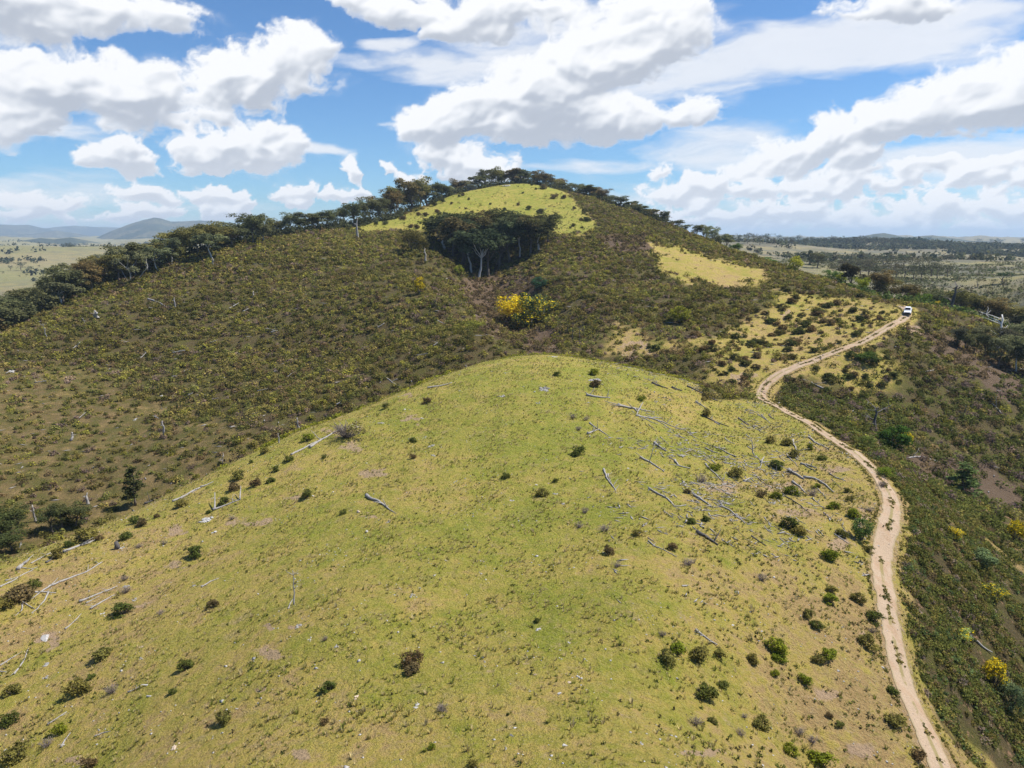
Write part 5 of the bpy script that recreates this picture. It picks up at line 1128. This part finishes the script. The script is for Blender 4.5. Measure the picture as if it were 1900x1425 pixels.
LOGS = [
 ([(680,922),(697,930),(720,944)],8,'thick pale fallen log lying alone on the left of the knoll',None,[([(720,944),(735,953)],3)]),
 ([(1293,989),(1312,998),(1332,1012)],9,'short thick dark log on the grass right of centre',D_,None),
 ([(1146,753),(1165,757),(1186,760)],7,'forked fallen tree with a white Y-shaped limb',None,[([(1176,758),(1183,765),(1182,773)],4),([(1183,765),(1193,753,.5)],4),([(1186,760),(1215,765)],3)]),
 ([(1090,806),(1105,799),(1112,797)],5,'white three-armed branch below two grey twiggy shrubs',None,[([(1094,786),(1103,792),(1112,798)],4),([(1112,798),(1132,812)],3)]),
 ([(1120,872),(1128,888),(1143,912)],5,'decayed whitish log pointing down the slope right of centre',None,[([(1128,880),(1136,900)],3)]),
 ([(1204,908),(1222,918),(1243,927),(1256,940),(1273,938)],5.5,'winding grey log with a hooked lower end',None,None),
 ([(1285,918),(1300,928),(1320,941)],7,'thick straight grey log right of the winding one',None,None),
 ([(1335,940),(1352,946),(1366,958),(1382,972)],4.5,'curved pale branch right of the thick straight log',None,None),
 ([(1188,850),(1205,858),(1232,876)],5.5,'straight log crossed by a leaning stick',None,None),
 ([(1214,823),(1224,830),(1236,838)],6.5,'short stout log above the crossed one',None,None),
 ([(1252,855),(1260,865),(1281,870)],5,'bent elbow-shaped log right of the crossed one',None,None),
 ([(1309,862),(1325,878),(1343,895)],4.5,'thin straight log beside a bright green shrub',None,None),
 ([(1088,734),(1105,737),(1132,739)],5.5,'log lying level near the top right of the knoll',None,[([(1095,735),(1086,728)],3)]),
 ([(1180,772),(1205,776),(1235,786),(1262,796)],4,'broken grey branch trailing right below the forked tree',None,[([(1205,776),(1230,776)],3),([(1220,781),(1250,800)],2.5)]),
 ([(1463,874),(1482,884),(1492,890)],7.5,'thick root end of the long log above the bright green dome shrub',None,None),
 ([(1490,886),(1510,888),(1532,900),(1547,914)],6,'long sinuous grey log running to the right flank',None,None),
 ([(1470,895),(1483,903),(1497,917)],5,'second log just under the long sinuous one',None,None),
 ([(1452,918),(1475,932),(1503,953)],3.5,'long thin dark log under the bright green dome shrub',D_,None),
 ([(1485,861),(1500,864),(1516,869)],4.5,'short level log right of the round dark shrub',None,None),
 ([(1500,812),(1512,822),(1538,833)],4.5,'crooked grey branch touching the upper track',None,None),
 ([(1471,818),(1476,828),(1481,838)],5,'short white log among the upper flank shrubs',None,None),
 ([(1303,771),(1325,782),(1352,792)],4,'thin dark branch at the upper right of the knoll',D_,None),
 ([(1210,711),(1222,716),(1240,722)],4.5,'first of three dark logs along the top right rim',D_,None),
 ([(1246,719),(1266,726)],4.5,'second of three dark logs along the top right rim',D_,None),
 ([(1275,717),(1300,729),(1332,745)],4,'third and longest of the dark logs along the top right rim',D_,None),
 ([(1203,1004),(1214,1014),(1235,1022),(1256,1034)],3.5,'white winding branch beside a brown shrub',None,[([(1212,1014),(1216,1008)],2.5)]),
 ([(1290,1170),(1308,1182),(1331,1199)],6,'slim grey log above the olive shrubs at the lower right',None,None),
 ([(1394,995),(1408,1004),(1422,1014)],3.5,'slim dark stick in open grass on the right flank',D_,None),
 ([(1548,992),(1575,1010)],3.5,'thin branch between the shrubs near the track bend',None,None),
 ([(1365,848),(1345,838),(1300,820)],3,'thin grey stick at the centre of the right debris field',None,None),
 ([(1414,857),(1410,870)],3,'small upright-looking bleached stick left of the round dark shrub',None,[([(1412,858),(1432,856)],3),([(1412,858),(1418,848)],5)]),
 ([(1380,893),(1392,887),(1400,895)],4,'small white broken branch on the right flank',None,None),
 ([(118,1026),(145,1014),(178,1002)],7,'thick grey log with a shrub behind it on the left rim',None,None),
 ([(86,1045),(97,1038),(108,1032)],5,'dark log end in line below the thick one on the left rim',D_,None),
 ([(320,932),(345,920),(372,905)],6,'straight grey log on the left rim',None,[([(372,905),(396,894)],4)]),
 ([(395,948),(420,938),(447,927)],5,'log with an upright side branch on the left rim',None,[([(445,928),(448,916,.9)],4),([(398,947),(400,930,1.0)],5)]),
 ([(268,936),(285,929),(303,921)],5,'dark short log on the rim left of the straight grey one',D_,None),
 ([(575,832),(600,815),(622,802)],6,'long rough log on the rim near the leaning twiggy tree',None,[([(540,845),(560,835),(600,812)],5)]),
 ([(34,1058),(43,1048),(54,1039)],9,'broad white log at the left rim',None,[([(38,1054),(60,1056),(70,1052)],3)]),
 ([(94,1088),(130,1074),(160,1062),(190,1043)],5,'very long thin grey log across the left grass',None,[([(94,1088),(75,1100),(58,1112)],5),([(94,1088),(108,1072)],3)]),
 ([(147,1118),(175,1106),(218,1088)],5.5,'upper of two parallel branches left of grey shrubs',None,[([(160,1120),(185,1106)],3)]),
 ([(168,1131),(188,1118),(212,1104)],4.5,'lower of two parallel branches left of grey shrubs',None,None),
 ([(60,1100),(80,1099),(104,1101)],5,'bleached white branching limb at the left edge',None,[([(90,1100),(86,1115),(70,1130),(58,1138)],4.5),([(34,1112),(48,1122),(64,1130)],4.5),([(42,1120),(42,1132),(28,1143)],4)]),
 ([(121,1168),(135,1156),(151,1139)],3.5,'slender stick above the white slab',None,None),
 ([(26,1252),(42,1228),(53,1203)],4.5,'curved white stick left of the rock column',None,None),
 ([(0,1236),(18,1224),(34,1214)],4,'grey branches at the left edge beside the curved stick',None,[([(0,1247),(14,1246)],3.5)]),
 ([(0,1090),(30,1075),(62,1058)],4,'thin log at the left edge below the broad white one',None,[([(10,1078),(40,1068)],2.5)]),
 ([(58,1046),(80,1034),(100,1021)],3.5,'thin log rising from the broad white one',None,None),
 ([(88,1346),(105,1334),(124,1321)],4,'grey branch low in the lower left',None,None),
 ([(114,1387),(122,1372),(131,1360)],4.5,'pale broken branch low in the lower left',None,None),
 ([(175,1368),(190,1360),(205,1357)],3.5,'thin bent stick low left of the feathery shrub',None,None),
 ([(237,1286),(250,1279),(263,1271)],3,'thin straight stick left of the upright narrow rocks',None,None),
 ([(374,1090),(390,1080),(406,1073)],3.5,'split grey branch beside a small rock, mid left',None,None),
 ([(793,721),(815,717),(839,710)],4.5,'pale log near the top left of the knoll',None,None),
 ([(535,1130),(541,1115),(546,1108)],3,'fallen limb curling below the bare sapling',None,None),
 ([(275,556),(295,563),(316,574)],4,'pale log lying in scrub high on the left slope',None,None),
 ([(1505,712),(1525,720),(1546,727)],5,'grey log in grass right of the track hairpin',None,None),
 ([(1705,692),(1718,690),(1732,687)],4,'pale log in scrub on the right slope',None,None),
 ([(1836,745),(1848,757),(1862,772)],5,'long pale log slanting down the far right scrub',None,None),
 ([(1790,1170),(1810,1190),(1840,1215)],7,'pale straight log on the lower right slope below a wattle',None,None),
 ([(1755,862),(1700,845),(1665,850)],5,'grey dead branch pile under the dark green leafy tree',None,None),
 ([(712,700),(725,708),(742,718)],3,'thin pale fallen branches just behind the knoll top left',None,[([(712,700),(704,712)],2.5)]),
]
for i, (pts, w, lab, mat, fork) in enumerate(LOGS):
    log(pts, w, lab, mat, fork=fork, group='fallen timber on the hillside', seed=i)
for i in range(105):
    px = rs_.uniform(1180, 1600); py = rs_.uniform(745, 1010)
    if px > track_x(py) - 25 or py < np.interp(px, _kn[:, 0], _kn[:, 1]) + 14 + (px > 1300) * 30: continue
    L = rs_.uniform(9, 30); a = rs_.uniform(.3, .85)
    log([(px, py), (px + L * .5 * math.cos(a), py + L * .5 * math.sin(a) + rs_.uniform(-1, 2)), (px + L * math.cos(a), py + L * math.sin(a))], rs_.uniform(1.4, 3.4), 'thin grey fallen branch in the debris on the right flank of the knoll', rs_.choice((None, None, M_TWIG)), group='thin branches littering the right flank', cat='branch', kind='fallen_branch', seed=100 + i)
for i in range(40):
    px = rs_.uniform(20, 860); py = rs_.uniform(560, 900)
    if py > np.interp(px, _kn[:, 0], _kn[:, 1]) - 14 or py < np.interp(px, _rg[:, 0], _rg[:, 1]) + 25: continue
    L = rs_.uniform(8, 24); a = rs_.uniform(-.9, 1.2)
    log([(px, py, .5), (px + L * math.cos(a), py + L * .6 * math.sin(a), .9)], rs_.uniform(1.8, 3.0), 'pale dead branch sticking out of the scrub on the left slope', None, group='dead branches in the left slope scrub', cat='branch', kind='fallen_branch', seed=200 + i)
st_p = hit(1203, 862); st_d = 85 / F
A = Acc(); A.tube([(st_p[0], st_p[1], st_p[2] - .1), (st_p[0] + .5, st_p[1] + .5, st_p[2] + 1.4), (st_p[0] + 1.05, st_p[1] + .8, st_p[2] + 2.9)], [.05, .04, .02], 6)
tag(link('leaning_stick', A.mesh('leaning_stick', [M_LOG])), 'thin stick leaning upright over the straight log', 'stick')
A = Acc(); p = hit(218, 1018); d_ = 88 / F; A.tube([(p[0], p[1], p[2] - .1), (p[0], p[1], p[2] + .35), (p[0] - .08, p[1], p[2] + .75)], [.30, .24, .17], 9)
tag(link('tree_stump', A.mesh('tree_stump', [M_CHAR])), 'dark broken stump beside flat rocks on the left grass', 'stump')
# ------------------------------------------------------------------ rocks
def rock_mesh(seed, flat=.5, n=3):
    rng = np.random.default_rng(seed); bm = bmesh.new(); bmesh.ops.create_icosphere(bm, subdivisions=2, radius=1.)
    pl = [(v / np.linalg.norm(v), rng.uniform(.30, .80)) for v in rng.normal(size=(13, 3))]
    for v in bm.verts:
        c = np.array(v.co)
        for nrm, d in pl:
            k = c @ nrm
            if k > d: c = c - nrm * (k - d) * .92
        c = c * (1 + .05 * math.sin(9 * c[0] + seed) * math.cos(7 * c[1])); v.co = c * np.array([1, .8, flat])
    me = bpy.data.meshes.new('rock'); bm.to_mesh(me); bm.free(); return me
import bmesh
def rock(px, py, w, h, mat, label, group=None, n=1, ang=None):
    n = n if n <= 1 else int(n * 1.8)
    """one outcrop: n angular blocks breaking the grass, joined as one body"""
    x, y, z, r = hit(px, py); dep = y * cp_ - (z - CZ) * sp_; u = dep / F; rng = np.random.default_rng(int(px * 13 + py))
    bm = bmesh.new()
    for k in range(n):
        me = rock_mesh(int(px + py * 3 + k)); t = bmesh.new(); t.from_mesh(me); bpy.data.meshes.remove(me)
        s = (1. if n == 1 else rng.uniform(.16, .46)); ox, oy = (0, 0) if n == 1 else (rng.uniform(-.22, .22) * w * u, rng.uniform(-.28, .28) * h * u * 1.5)
        a = rng.uniform(0, 3.1) if ang is None else ang
        rng_z = rng.uniform(.6, 1.5)
        X, Y = x + ox, y + oy; zz = float(height(X, Y))
        for v in t.verts:
            c = v.co; cx, cy, cz = c.x * w * u * .5 * s, c.y * h * u * .9 * s, c.z * min(w, h) * u * .62 * s * rng_z
            v.co = (X + cx * math.cos(a) - cy * math.sin(a), Y + cx * math.sin(a) + cy * math.cos(a), zz + cz)
        tm = bpy.data.meshes.new('t'); t.to_mesh(tm); t.free(); bm.from_mesh(tm); bpy.data.meshes.remove(tm)
    me = bpy.data.meshes.new('rock'); bm.to_mesh(me); bm.free(); me.materials.append(mat)
    o = link('rock', me); tag(o, label, 'rock', group); return o
ROCKS = [(85,1182,24,34,M_PALE,'large white tilted slab at the left of the knoll',1,.75),(88,1232,22,16,M_ROCK,'upper grey outcrop of the column under the white slab',4,None),(85,1256,20,14,M_ROCK,'lower grey outcrop of the column under the white slab',3,None),(87,1273,12,9,M_ROCK,'small rock at the foot of the column under the slab',2,None),
 (383,965,44,20,M_PALE,'broad pale rock ledge cluster on the left grass',9,None),(398,989,22,14,M_PALE,'pale rock wedge under the ledge cluster',3,None),(228,1016,22,14,M_PALE,'flat pale rock beside the dark stump',3,.7),(192,1138,18,10,M_PALE,'low pale rock left of the dark round shrub',3,None),
 (262,1200,18,10,M_PINK,'pinkish small rock right of the olive shrub, lower left',2,None),(264,1221,15,14,M_ROCK,'grey rock under the pinkish one, lower left',3,None),(272,1271,6,18,M_PALE,'narrow white rock, upper of two',1,1.4),(278,1292,7,14,M_PALE,'narrow white rock, lower of two',1,1.4),(295,1347,9,18,M_ROCK,'narrow grey rock left of the feathery shrub',2,None),
 (325,1386,22,22,M_PINK,'tan broken rocks low in the left grass',6,None),(625,1198,16,18,M_ROCK,'dark pointed rock left of centre',3,None),(574,1187,12,16,M_PALE,'lichened pale rock left of the dark pointed one',3,None),(556,1160,24,20,M_ROCK,'greyish rubble under the bare sapling',6,None),(478,1142,8,12,M_PALE,'white sharp rock below the small brown shrub',2,None),
 (360,1087,9,9,M_ROCK,'round grey boulder by the split branch',1,None),(479,1102,4,6,M_PALE,'tiny white rock near the brown shrub',1,None),(232,1090,18,18,M_ROCK,'grey rubble between the two grey twiggy shrubs',3,None),(250,1112,18,12,M_ROCK,'grey rock right of the parallel branches',3,None),
 (948,929,20,7,M_PALE,'white flat slab at the centre of the knoll',3,None),(995,900,7,5,M_PALE,'white stone right of the lone middle shrub',1,None),(1018,897,6,4,M_PINK,'small tan stone next to the white one',1,None),(1044,934,14,12,M_ROCK,'cluster of pale stones under the sparse olive shrub',5,None),(1030,916,16,10,M_ROCK,'grey rubble right of the sparse olive shrub',5,None),
 (788,812,14,10,M_PALE,'pale stone by the small dark shrub left of centre',3,None),(800,828,22,12,M_ROCK,'pale stone cluster left of centre',6,None),(804,845,14,14,M_ROCK,'grey rocks under the pale stone cluster',4,None),(783,776,14,8,M_PALE,'pale rocks on the upper left of the knoll',4,None),(752,760,12,12,M_PALE,'upright pale rocks at the upper left rim',3,None),
 (711,785,4,16,M_PALE,'thin white upright rock near the leaning twiggy tree',1,1.5),(666,950,9,9,M_PINK,'round tan boulder under the thick pale log',1,None),(680,959,9,7,M_PALE,'white and dark rock under the thick pale log',2,None),(720,968,14,10,M_ROCK,'dark rubble under the thick pale log tip',4,None),(846,893,10,8,M_ROCK,'grey rocks left of the lone middle shrub',3,None),
 (864,888,9,8,M_ROCK,'grey stone left of the lone middle shrub',2,None),(1010,722,30,26,M_ROCK,'row of grey rocks down the upper knoll',9,None),(998,748,14,10,M_ROCK,'grey rocks under the row on the upper knoll',4,None),(938,692,16,6,M_ROCK,'two grey rocks near the knoll top',3,None),(910,690,12,5,M_ROCK,'grey rocks left of the two near the knoll top',3,None),
 (980,658,30,5,M_PALE,'pale rocks on the crest of the knoll',7,None),(1030,662,30,5,M_PALE,'pale rocks right of the crest centre',7,None),(870,680,30,8,M_ROCK,'grey rocks along the upper left rim',6,None),(1105,705,40,20,M_ROCK,'rubble streak right of the knoll top',9,None),(930,735,30,10,M_ROCK,'low grey rubble near the upper middle',7,None),
 (1000,1166,18,16,M_PALE,'white chipped rock right of centre, low',4,None),(1056,1192,12,10,M_PALE,'pale rock right of the white chipped one',2,None),(1033,1125,6,4,M_PALE,'small white stone above the white chipped rock',1,None),(1153,1142,5,4,M_PALE,'white pebble-like stone right of centre',1,None),(1210,1142,9,8,M_ROCK,'small grey rock above the grey shrub, right',2,None),
 (772,1310,14,24,M_PALE,'white jagged rocks low at the middle',5,None),(661,1294,20,12,M_PINK,'ring of tan stones low left of centre',5,None),(866,1103,7,7,M_PALE,'small white rock at lower centre-left',2,None),(780,1092,12,8,M_PALE,'small white rock group left of centre',3,None),(765,1105,16,14,M_ROCK,'grey rubble left of centre, low',4,None),(900,1228,7,10,M_ROCK,'small grey rock at the lower centre',2,None),
 (993,1252,9,6,M_PINK,'reddish stone at the lower centre',1,None),(1057,1267,10,7,M_PINK,'tan stone with shaded side at the lower centre',1,None),(983,1282,11,9,M_ROCK,'grey-red rock under the reddish stone',2,None),(1117,1300,4,4,M_PALE,'tiny white stone low right of centre',1,None),(1038,1288,8,8,M_PALE,'pale shard low right of centre',1,None),
 (949,1365,8,10,M_ROCK,'grey shard near the bottom centre',1,None),(938,1388,12,16,M_ROCK,'dark shard near the bottom centre',2,None),(1047,1383,8,12,M_PALE,'pale shard near the bottom right of centre',1,None),(1190,1380,14,12,M_ROCK,'grey rock near the bottom right of centre',3,None),(1325,1150,7,6,M_ROCK,'small grey rock above the slim grey log',1,None),(1366,1100,16,8,M_ROCK,'grey flat rock in the mid right grass',1,None),
 (1658,1398,9,10,M_PALE,'small white object-like stone near the bottom right',2,None),(1555,1245,8,5,M_PALE,'white stone right of the shrubs, lower right',1,None),(826,517,14,9,M_PALE,'white boulder with a pale log above it left of the gully grove',2,None),(940,345,26,16,M_PALE,'pale scree outcrop just below the summit',9,None),(1013,387,10,5,M_PALE,'white rocks on the right of the summit pasture',4,None),
 (1555,638,20,5,M_PALE,'pale flat rock left of the upper track',3,None),(77,662,14,12,M_PALE,'white rocks on the left slope',4,None),(20,690,20,16,M_PALE,'pale rock scatter low on the left slope',7,None),(300,735,16,8,M_PALE,'white rocks in the middle of the left slope',4,None),(252,778,10,14,M_PALE,'white rocks above the grey dead trunk',4,None),(320,735,8,12,M_PALE,'white upright rocks on the left slope',3,None)]
for (px, py, w, h, m, lab, n, a) in ROCKS: rock(px, py, w, h, m, lab, 'rocks breaking through the grass', n, a)
# ------------------------------------------------------------------ the car
def paint(name, col, rough=.35, metal=0.):
    b = NB(name); b.b.inputs['Base Color'].default_value = (*col, 1); b.b.inputs['Roughness'].default_value = rough; b.b.inputs['Metallic'].default_value = metal; b.b.inputs['Specular IOR Level'].default_value = .5
    n = b.noise(b.coord(), 6, 3); b.L.new(b.mix(b.math('MULTIPLY', b.step(n, .5, .8), .25), (*col, 1), (.30, .24, .17, 1)), b.b.inputs['Base Color']); return b.m
M_WHITEP = paint('white_paint', (.80, .81, .83)); M_GLASS = paint('dark_glass', (.012, .014, .018), .08); M_BLACK = paint('black_plastic', (.018, .019, .022), .6); M_RUB = paint('tyre_rubber', (.02, .02, .02), .85); M_RIM = paint('wheel_alloy', (.45, .45, .46), .35, .8)
M_LAMP = paint('lamp_glass', (.75, .76, .78), .15)
def loft(sections, mat, name, parent, bevel=.0):
    """closed body from (x, [(y,z)...]) sections of equal count"""
    bm = bmesh.new(); rows = []
    for x, ring in sections: rows.append([bm.verts.new((x, yy, zz)) for yy, zz in ring])
    k = len(rows[0])
    for a, b in zip(rows, rows[1:]):
        for i in range(k): bm.faces.new((a[i], a[(i + 1) % k], b[(i + 1) % k], b[i]))
    bm.faces.new(rows[0][::-1]); bm.faces.new(rows[-1]); bmesh.ops.recalc_face_normals(bm, faces=bm.faces)
    if bevel: bmesh.ops.bevel(bm, geom=list(bm.edges), offset=bevel, segments=2, affect='EDGES')
    me = bpy.data.meshes.new(name); bm.to_mesh(me); bm.free(); me.materials.append(mat); return link(name, me, parent)
def box(name, c, s, mat, parent, bevel=.02):
    bm = bmesh.new(); bmesh.ops.create_cube(bm, size=1)
    for v in bm.verts: v.co = (c[0] + v.co.x * s[0], c[1] + v.co.y * s[1], c[2] + v.co.z * s[2])
    if bevel: bmesh.ops.bevel(bm, geom=list(bm.edges), offset=min(bevel, min(s) * .3), segments=2, affect='EDGES')
    me = bpy.data.meshes.new(name); bm.to_mesh(me); bm.free(); me.materials.append(mat); return link(name, me, parent)
def ring(hw, z0, z1, tuck=.06): return [(-hw + tuck, z0), (-hw, z0 + .18), (-hw, z1 - .10), (-hw + tuck, z1), (hw - tuck, z1), (hw, z1 - .10), (hw, z0 + .18), (hw - tuck, z0)]
def build_car():
    p = np.array(hit(1685.5, 582, 160)[:3]); i = int(np.argmin(np.hypot(TP[:, 0] - p[0], TP[:, 1] - p[1]))); i = min(max(i, 8), len(TP) - 9)
    d = TP[i - 8] - TP[i + 8]; yaw = math.atan2(d[1], d[0]); c = TP[i]
    root = bpy.data.objects.new('utility_car', None); COL.objects.link(root); tag(root, 'white dual-cab utility car facing down the dirt track at the crest', 'car')
    zc = height(c[0], c[1]); zf = height(*(c + 1.5 * d / np.hypot(*d))); zb = height(*(c - 1.5 * d / np.hypot(*d)))
    root.location = (c[0], c[1], (zf + zb) / 2 + .05); root.rotation_euler = (0, -math.atan2(zf - zb, 3.0), -.62 * 0 + yaw); root.scale = (.84,) * 3
    # x forward; lower body with bonnet and tray
    S = [(-2.62, ring(.86, .55, 1.02)), (-2.50, ring(.92, .42, 1.12)), (-1.0, ring(.93, .36, 1.13)), (.95, ring(.93, .36, 1.12)), (1.35, ring(.92, .38, 1.10)), (2.15, ring(.90, .42, 1.00)), (2.48, ring(.84, .50, .86))]
    loft(S, M_WHITEP, 'body', root, .02)
    cab = [(-1.00, [(-.80, 1.10), (-.80, 1.20), (-.66, 1.66), (-.60, 1.70), (.60, 1.70), (.66, 1.66), (.80, 1.20), (.80, 1.10)]), (-.80, [(-.82, 1.10), (-.81, 1.25), (-.66, 1.76), (-.60, 1.81), (.60, 1.81), (.66, 1.76), (.81, 1.25), (.82, 1.10)]),
           (.35, [(-.83, 1.10), (-.82, 1.25), (-.66, 1.77), (-.58, 1.82), (.58, 1.82), (.66, 1.77), (.82, 1.25), (.83, 1.10)]), (1.22, [(-.82, 1.10), (-.81, 1.12), (-.80, 1.14), (-.76, 1.16), (.76, 1.16), (.80, 1.14), (.81, 1.12), (.82, 1.10)])]
    loft(cab, M_WHITEP, 'cabin', root, .01)
    def pane(name, pts, th=.012):
        bm = bmesh.new(); vs = [bm.verts.new(q) for q in pts]; f = bm.faces.new(vs); r = bmesh.ops.extrude_face_region(bm, geom=[f]); n = f.normal.copy(); f.normal_update(); n = f.normal
        for v in [e for e in r['geom'] if isinstance(e, bmesh.types.BMVert)]: v.co += n * th
        me = bpy.data.meshes.new(name); bm.to_mesh(me); bm.free(); me.materials.append(M_GLASS); link(name, me, root)
    pane('windscreen', [(1.14, -.72, 1.215), (1.14, .72, 1.215), (.46, .60, 1.775), (.46, -.60, 1.775)], .03)
    pane('rear_window', [(-1.005, .62, 1.28), (-1.005, -.62, 1.28), (-.96, -.52, 1.66), (-.96, .52, 1.66)], .03)
    for sgn in (-1, 1):
        for x0, x1, x2, x3 in ((-.74, -.12, -.12, -.70), (-.02, .98, .42, -.02)):
            q = [(x0, .832 * sgn, 1.24), (x1, .832 * sgn, 1.24), (x2, .692 * sgn, 1.70), (x3, .692 * sgn, 1.70)]
            pane('side_window', q if sgn < 0 else q[::-1], .015)
        box('headlight', (2.36, .68 * sgn, .86), (.16, .30, .15), M_LAMP, root); box('mirror', (.95, 1.0 * sgn, 1.25), (.12, .20, .17), M_BLACK, root)
        box('tail_light', (-2.58, .80 * sgn, .86), (.08, .14, .30), paint('red_lens', (.35, .02, .02)), root)
    box('grille', (2.48, 0, .80), (.12, 1.30, .38), M_BLACK, root); box('tray_liner', (-1.80, 0, 1.125), (1.36, 1.52, .05), M_BLACK, root)
    bb = bpy.data.objects.new('bull_bar', None)
    bm = Acc()
    for zz in (.62, .80, .98): bm.tube([(2.56, -.74, zz), (2.66, -.5, zz), (2.66, .5, zz), (2.56, .74, zz)], [.035] * 4, 6)
    for yy in (-.62, -.3, .3, .62): bm.tube([(2.64, yy, .45), (2.67, yy, 1.06)], [.035] * 2, 6)
    link('bull_bar', bm.mesh('bull_bar', [M_BLACK]), root); box('bumper', (2.50, 0, .50), (.24, 1.80, .34), M_BLACK, root, .05)
    for xx in (-1.55, 1.62):
        for sgn in (-1, 1):
            A1 = Acc(); A1.tube([(xx, .66 * sgn, .39), (xx, .70 * sgn, .39), (xx, .90 * sgn, .39), (xx, .94 * sgn, .39)], [.34, .39, .39, .34], 20)
            wh = link('wheel', A1.mesh('wheel', [M_RUB]), root); A2 = Acc(); A2.tube([(xx, .92 * sgn, .39), (xx, .955 * sgn, .39)], [.24, .20], 14)
            rim = link('rim', A2.mesh('rim', [M_RIM]), wh)
            A3 = Acc(); an = np.linspace(0, math.pi, 9); A3.tube(np.stack([xx + .46 * np.cos(an), np.full(9, .915 * sgn), .40 + .46 * np.sin(an)], 1), np.full(9, .05), 6); link('wheel_arch', A3.mesh('wheel_arch', [M_BLACK]), root)
build_car()
# ------------------------------------------------------------------ small shelter among the summit trees
def build_shelter():
    x, y, z = at_polar(877, 468); root = bpy.data.objects.new('shelter', None); COL.objects.link(root); root.location = (x, y, z); root.rotation_euler = (0, 0, .1); tag(root, 'small open shelter with a pale flat roof among the summit trees', 'shelter')
    box('roof', (0, 0, 3.2), (6.0, 3.4, .22), paint('pale_roof', (.62, .62, .60)), root)
    for sx in (-1, 1):
        for sy in (-1, 1): box('post', (2.6 * sx, 1.4 * sy, 1.45), (.18, .18, 3.3), M_LOG, root)
    box('back_wall', (0, 1.5, 1.4), (5.0, .10, 2.6), paint('shed_wall', (.16, .15, .14), .8), root)
build_shelter()
# ------------------------------------------------------------------ distant ranges
def range_(name, prof, dist, depth, label, seed, amp):
    """a ridge of hills: skyline profile from photo pixels at its true distance, sloping to the plain on both sides"""
    P = np.array(prof, float); xs = np.linspace(P[0, 0], P[-1, 0], 420); th, _ = ray(xs, np.full_like(xs, 440.)); yy = np.interp(xs, P[:, 0], P[:, 1]); t = np.array([float(ray(a, b)[1]) for a, b in zip(xs, yy)])
    top = t * dist + CZ; base = float(ray(950, 462)[1]) * dist + CZ - 60; M = 46; V = []
    for k, s in enumerate(np.linspace(-1, 1, M)):
        rr = dist + s * depth; e = 1 - abs(s) ** 1.15
        X = np.sin(th) * rr; Y = np.cos(th) * rr; h = np.maximum(top - base, 5)
        rid = fbm(X / (dist * .045), Y / (dist * .045), 6, seed, .55) * amp * min(1, 1.6 * abs(s) + .12) * e ** .4
        V.append(np.stack([X, Y, base + h * e * (1 + rid * .9) + rid * 30 * 0], 1))
    V = np.array(V); n = len(xs); a = (np.arange(M - 1)[:, None] * n + np.arange(n - 1)[None]).ravel()
    o = link(name, np_mesh(name, V.reshape(-1, 3), np.stack([a, a + 1, a + n + 1, a + n], 1), None, [M_RANGE], smooth=True)); tag(o, kind='structure')
b = NB('forested_range'); P = b.coord(); c = b.mix(b.step(b.noise(P, .004, 7, .65), .45, .58), (.050, .062, .038), (.14, .13, .075)); c = b.mix(b.step(b.noise(P, .03, 5, .7), .45, .62), c, (.035, .045, .03)); b.L.new(c, b.b.inputs['Base Color']); M_RANGE = b.m
range_('mountain', [(-200,470),(60,466),(150,452),(180,440),(208,428),(240,416),(268,408),(290,403),(302,405),(320,411),(345,410),(375,408),(400,409),(440,416),(500,424),(560,432),(640,440),(700,452),(760,468)], 7400, 2400, '', 1301, .22)
range_('hill_range', [(-400,452),(-100,452),(0,449),(40,446),(75,441),(100,444),(130,440),(170,447),(200,454),(260,466)], 4600, 900, '', 1302, .3)
range_('mountain_range', [(-500,420),(-200,418),(0,415),(30,417),(55,416),(80,422),(105,428),(130,434),(200,440),(300,444),(420,446)], 11500, 2200, '', 1303, .2)
range_('mountain_range', [(-300,432),(0,436),(60,434),(105,427),(125,430),(160,436),(230,440),(330,446)], 9600, 1500, '', 1304, .25)
range_('mountain_range', [(60,426),(110,420),(140,418),(180,421),(230,422),(300,424),(500,430),(700,440)], 13500, 1500, '', 1305, .15)
range_('far_hills', [(1200,446),(1280,440),(1330,434),(1400,437),(1500,440),(1560,440),(1600,438),(1620,434),(1640,432),(1660,435),(1680,440),(1705,438),(1730,436),(1760,440),(1800,446),(1880,450),(2000,452),(2300,452)], 4200, 800, '', 1306, .25)
# ------------------------------------------------------------------ air
def build_haze():
    bm = bmesh.new(); bmesh.ops.create_cube(bm, size=1.); lo, hi = GZ.min() - 60, max(CZ, 260.)
    for v in bm.verts: v.co = (v.co.x * 40000, v.co.y * 40000, (lo + hi) / 2 + v.co.z * (hi - lo))
    me = bpy.data.meshes.new('haze'); bm.to_mesh(me); bm.free(); o = link('haze', me); tag(o, kind='stuff')
    m = bpy.data.materials.new('haze'); m.use_nodes = True; N, L = m.node_tree.nodes, m.node_tree.links; N.clear(); out = N.new('ShaderNodeOutputMaterial'); v = N.new('ShaderNodeVolumePrincipled')
    v.inputs['Color'].default_value = (.62, .80, 1., 1); v.inputs['Density'].default_value = HAZE; v.inputs['Anisotropy'].default_value = .1; L.new(v.outputs[0], out.inputs['Volume']); me.materials.append(m)
HAZE = 9.5e-5
build_haze()
for _o in bpy.data.objects:
    if _o.get('label') and not 4 <= len(_o['label'].split()) <= 16: print('LONG', _o.name, _o['label'])
print('script', time.time() - T0, len(bpy.data.objects))
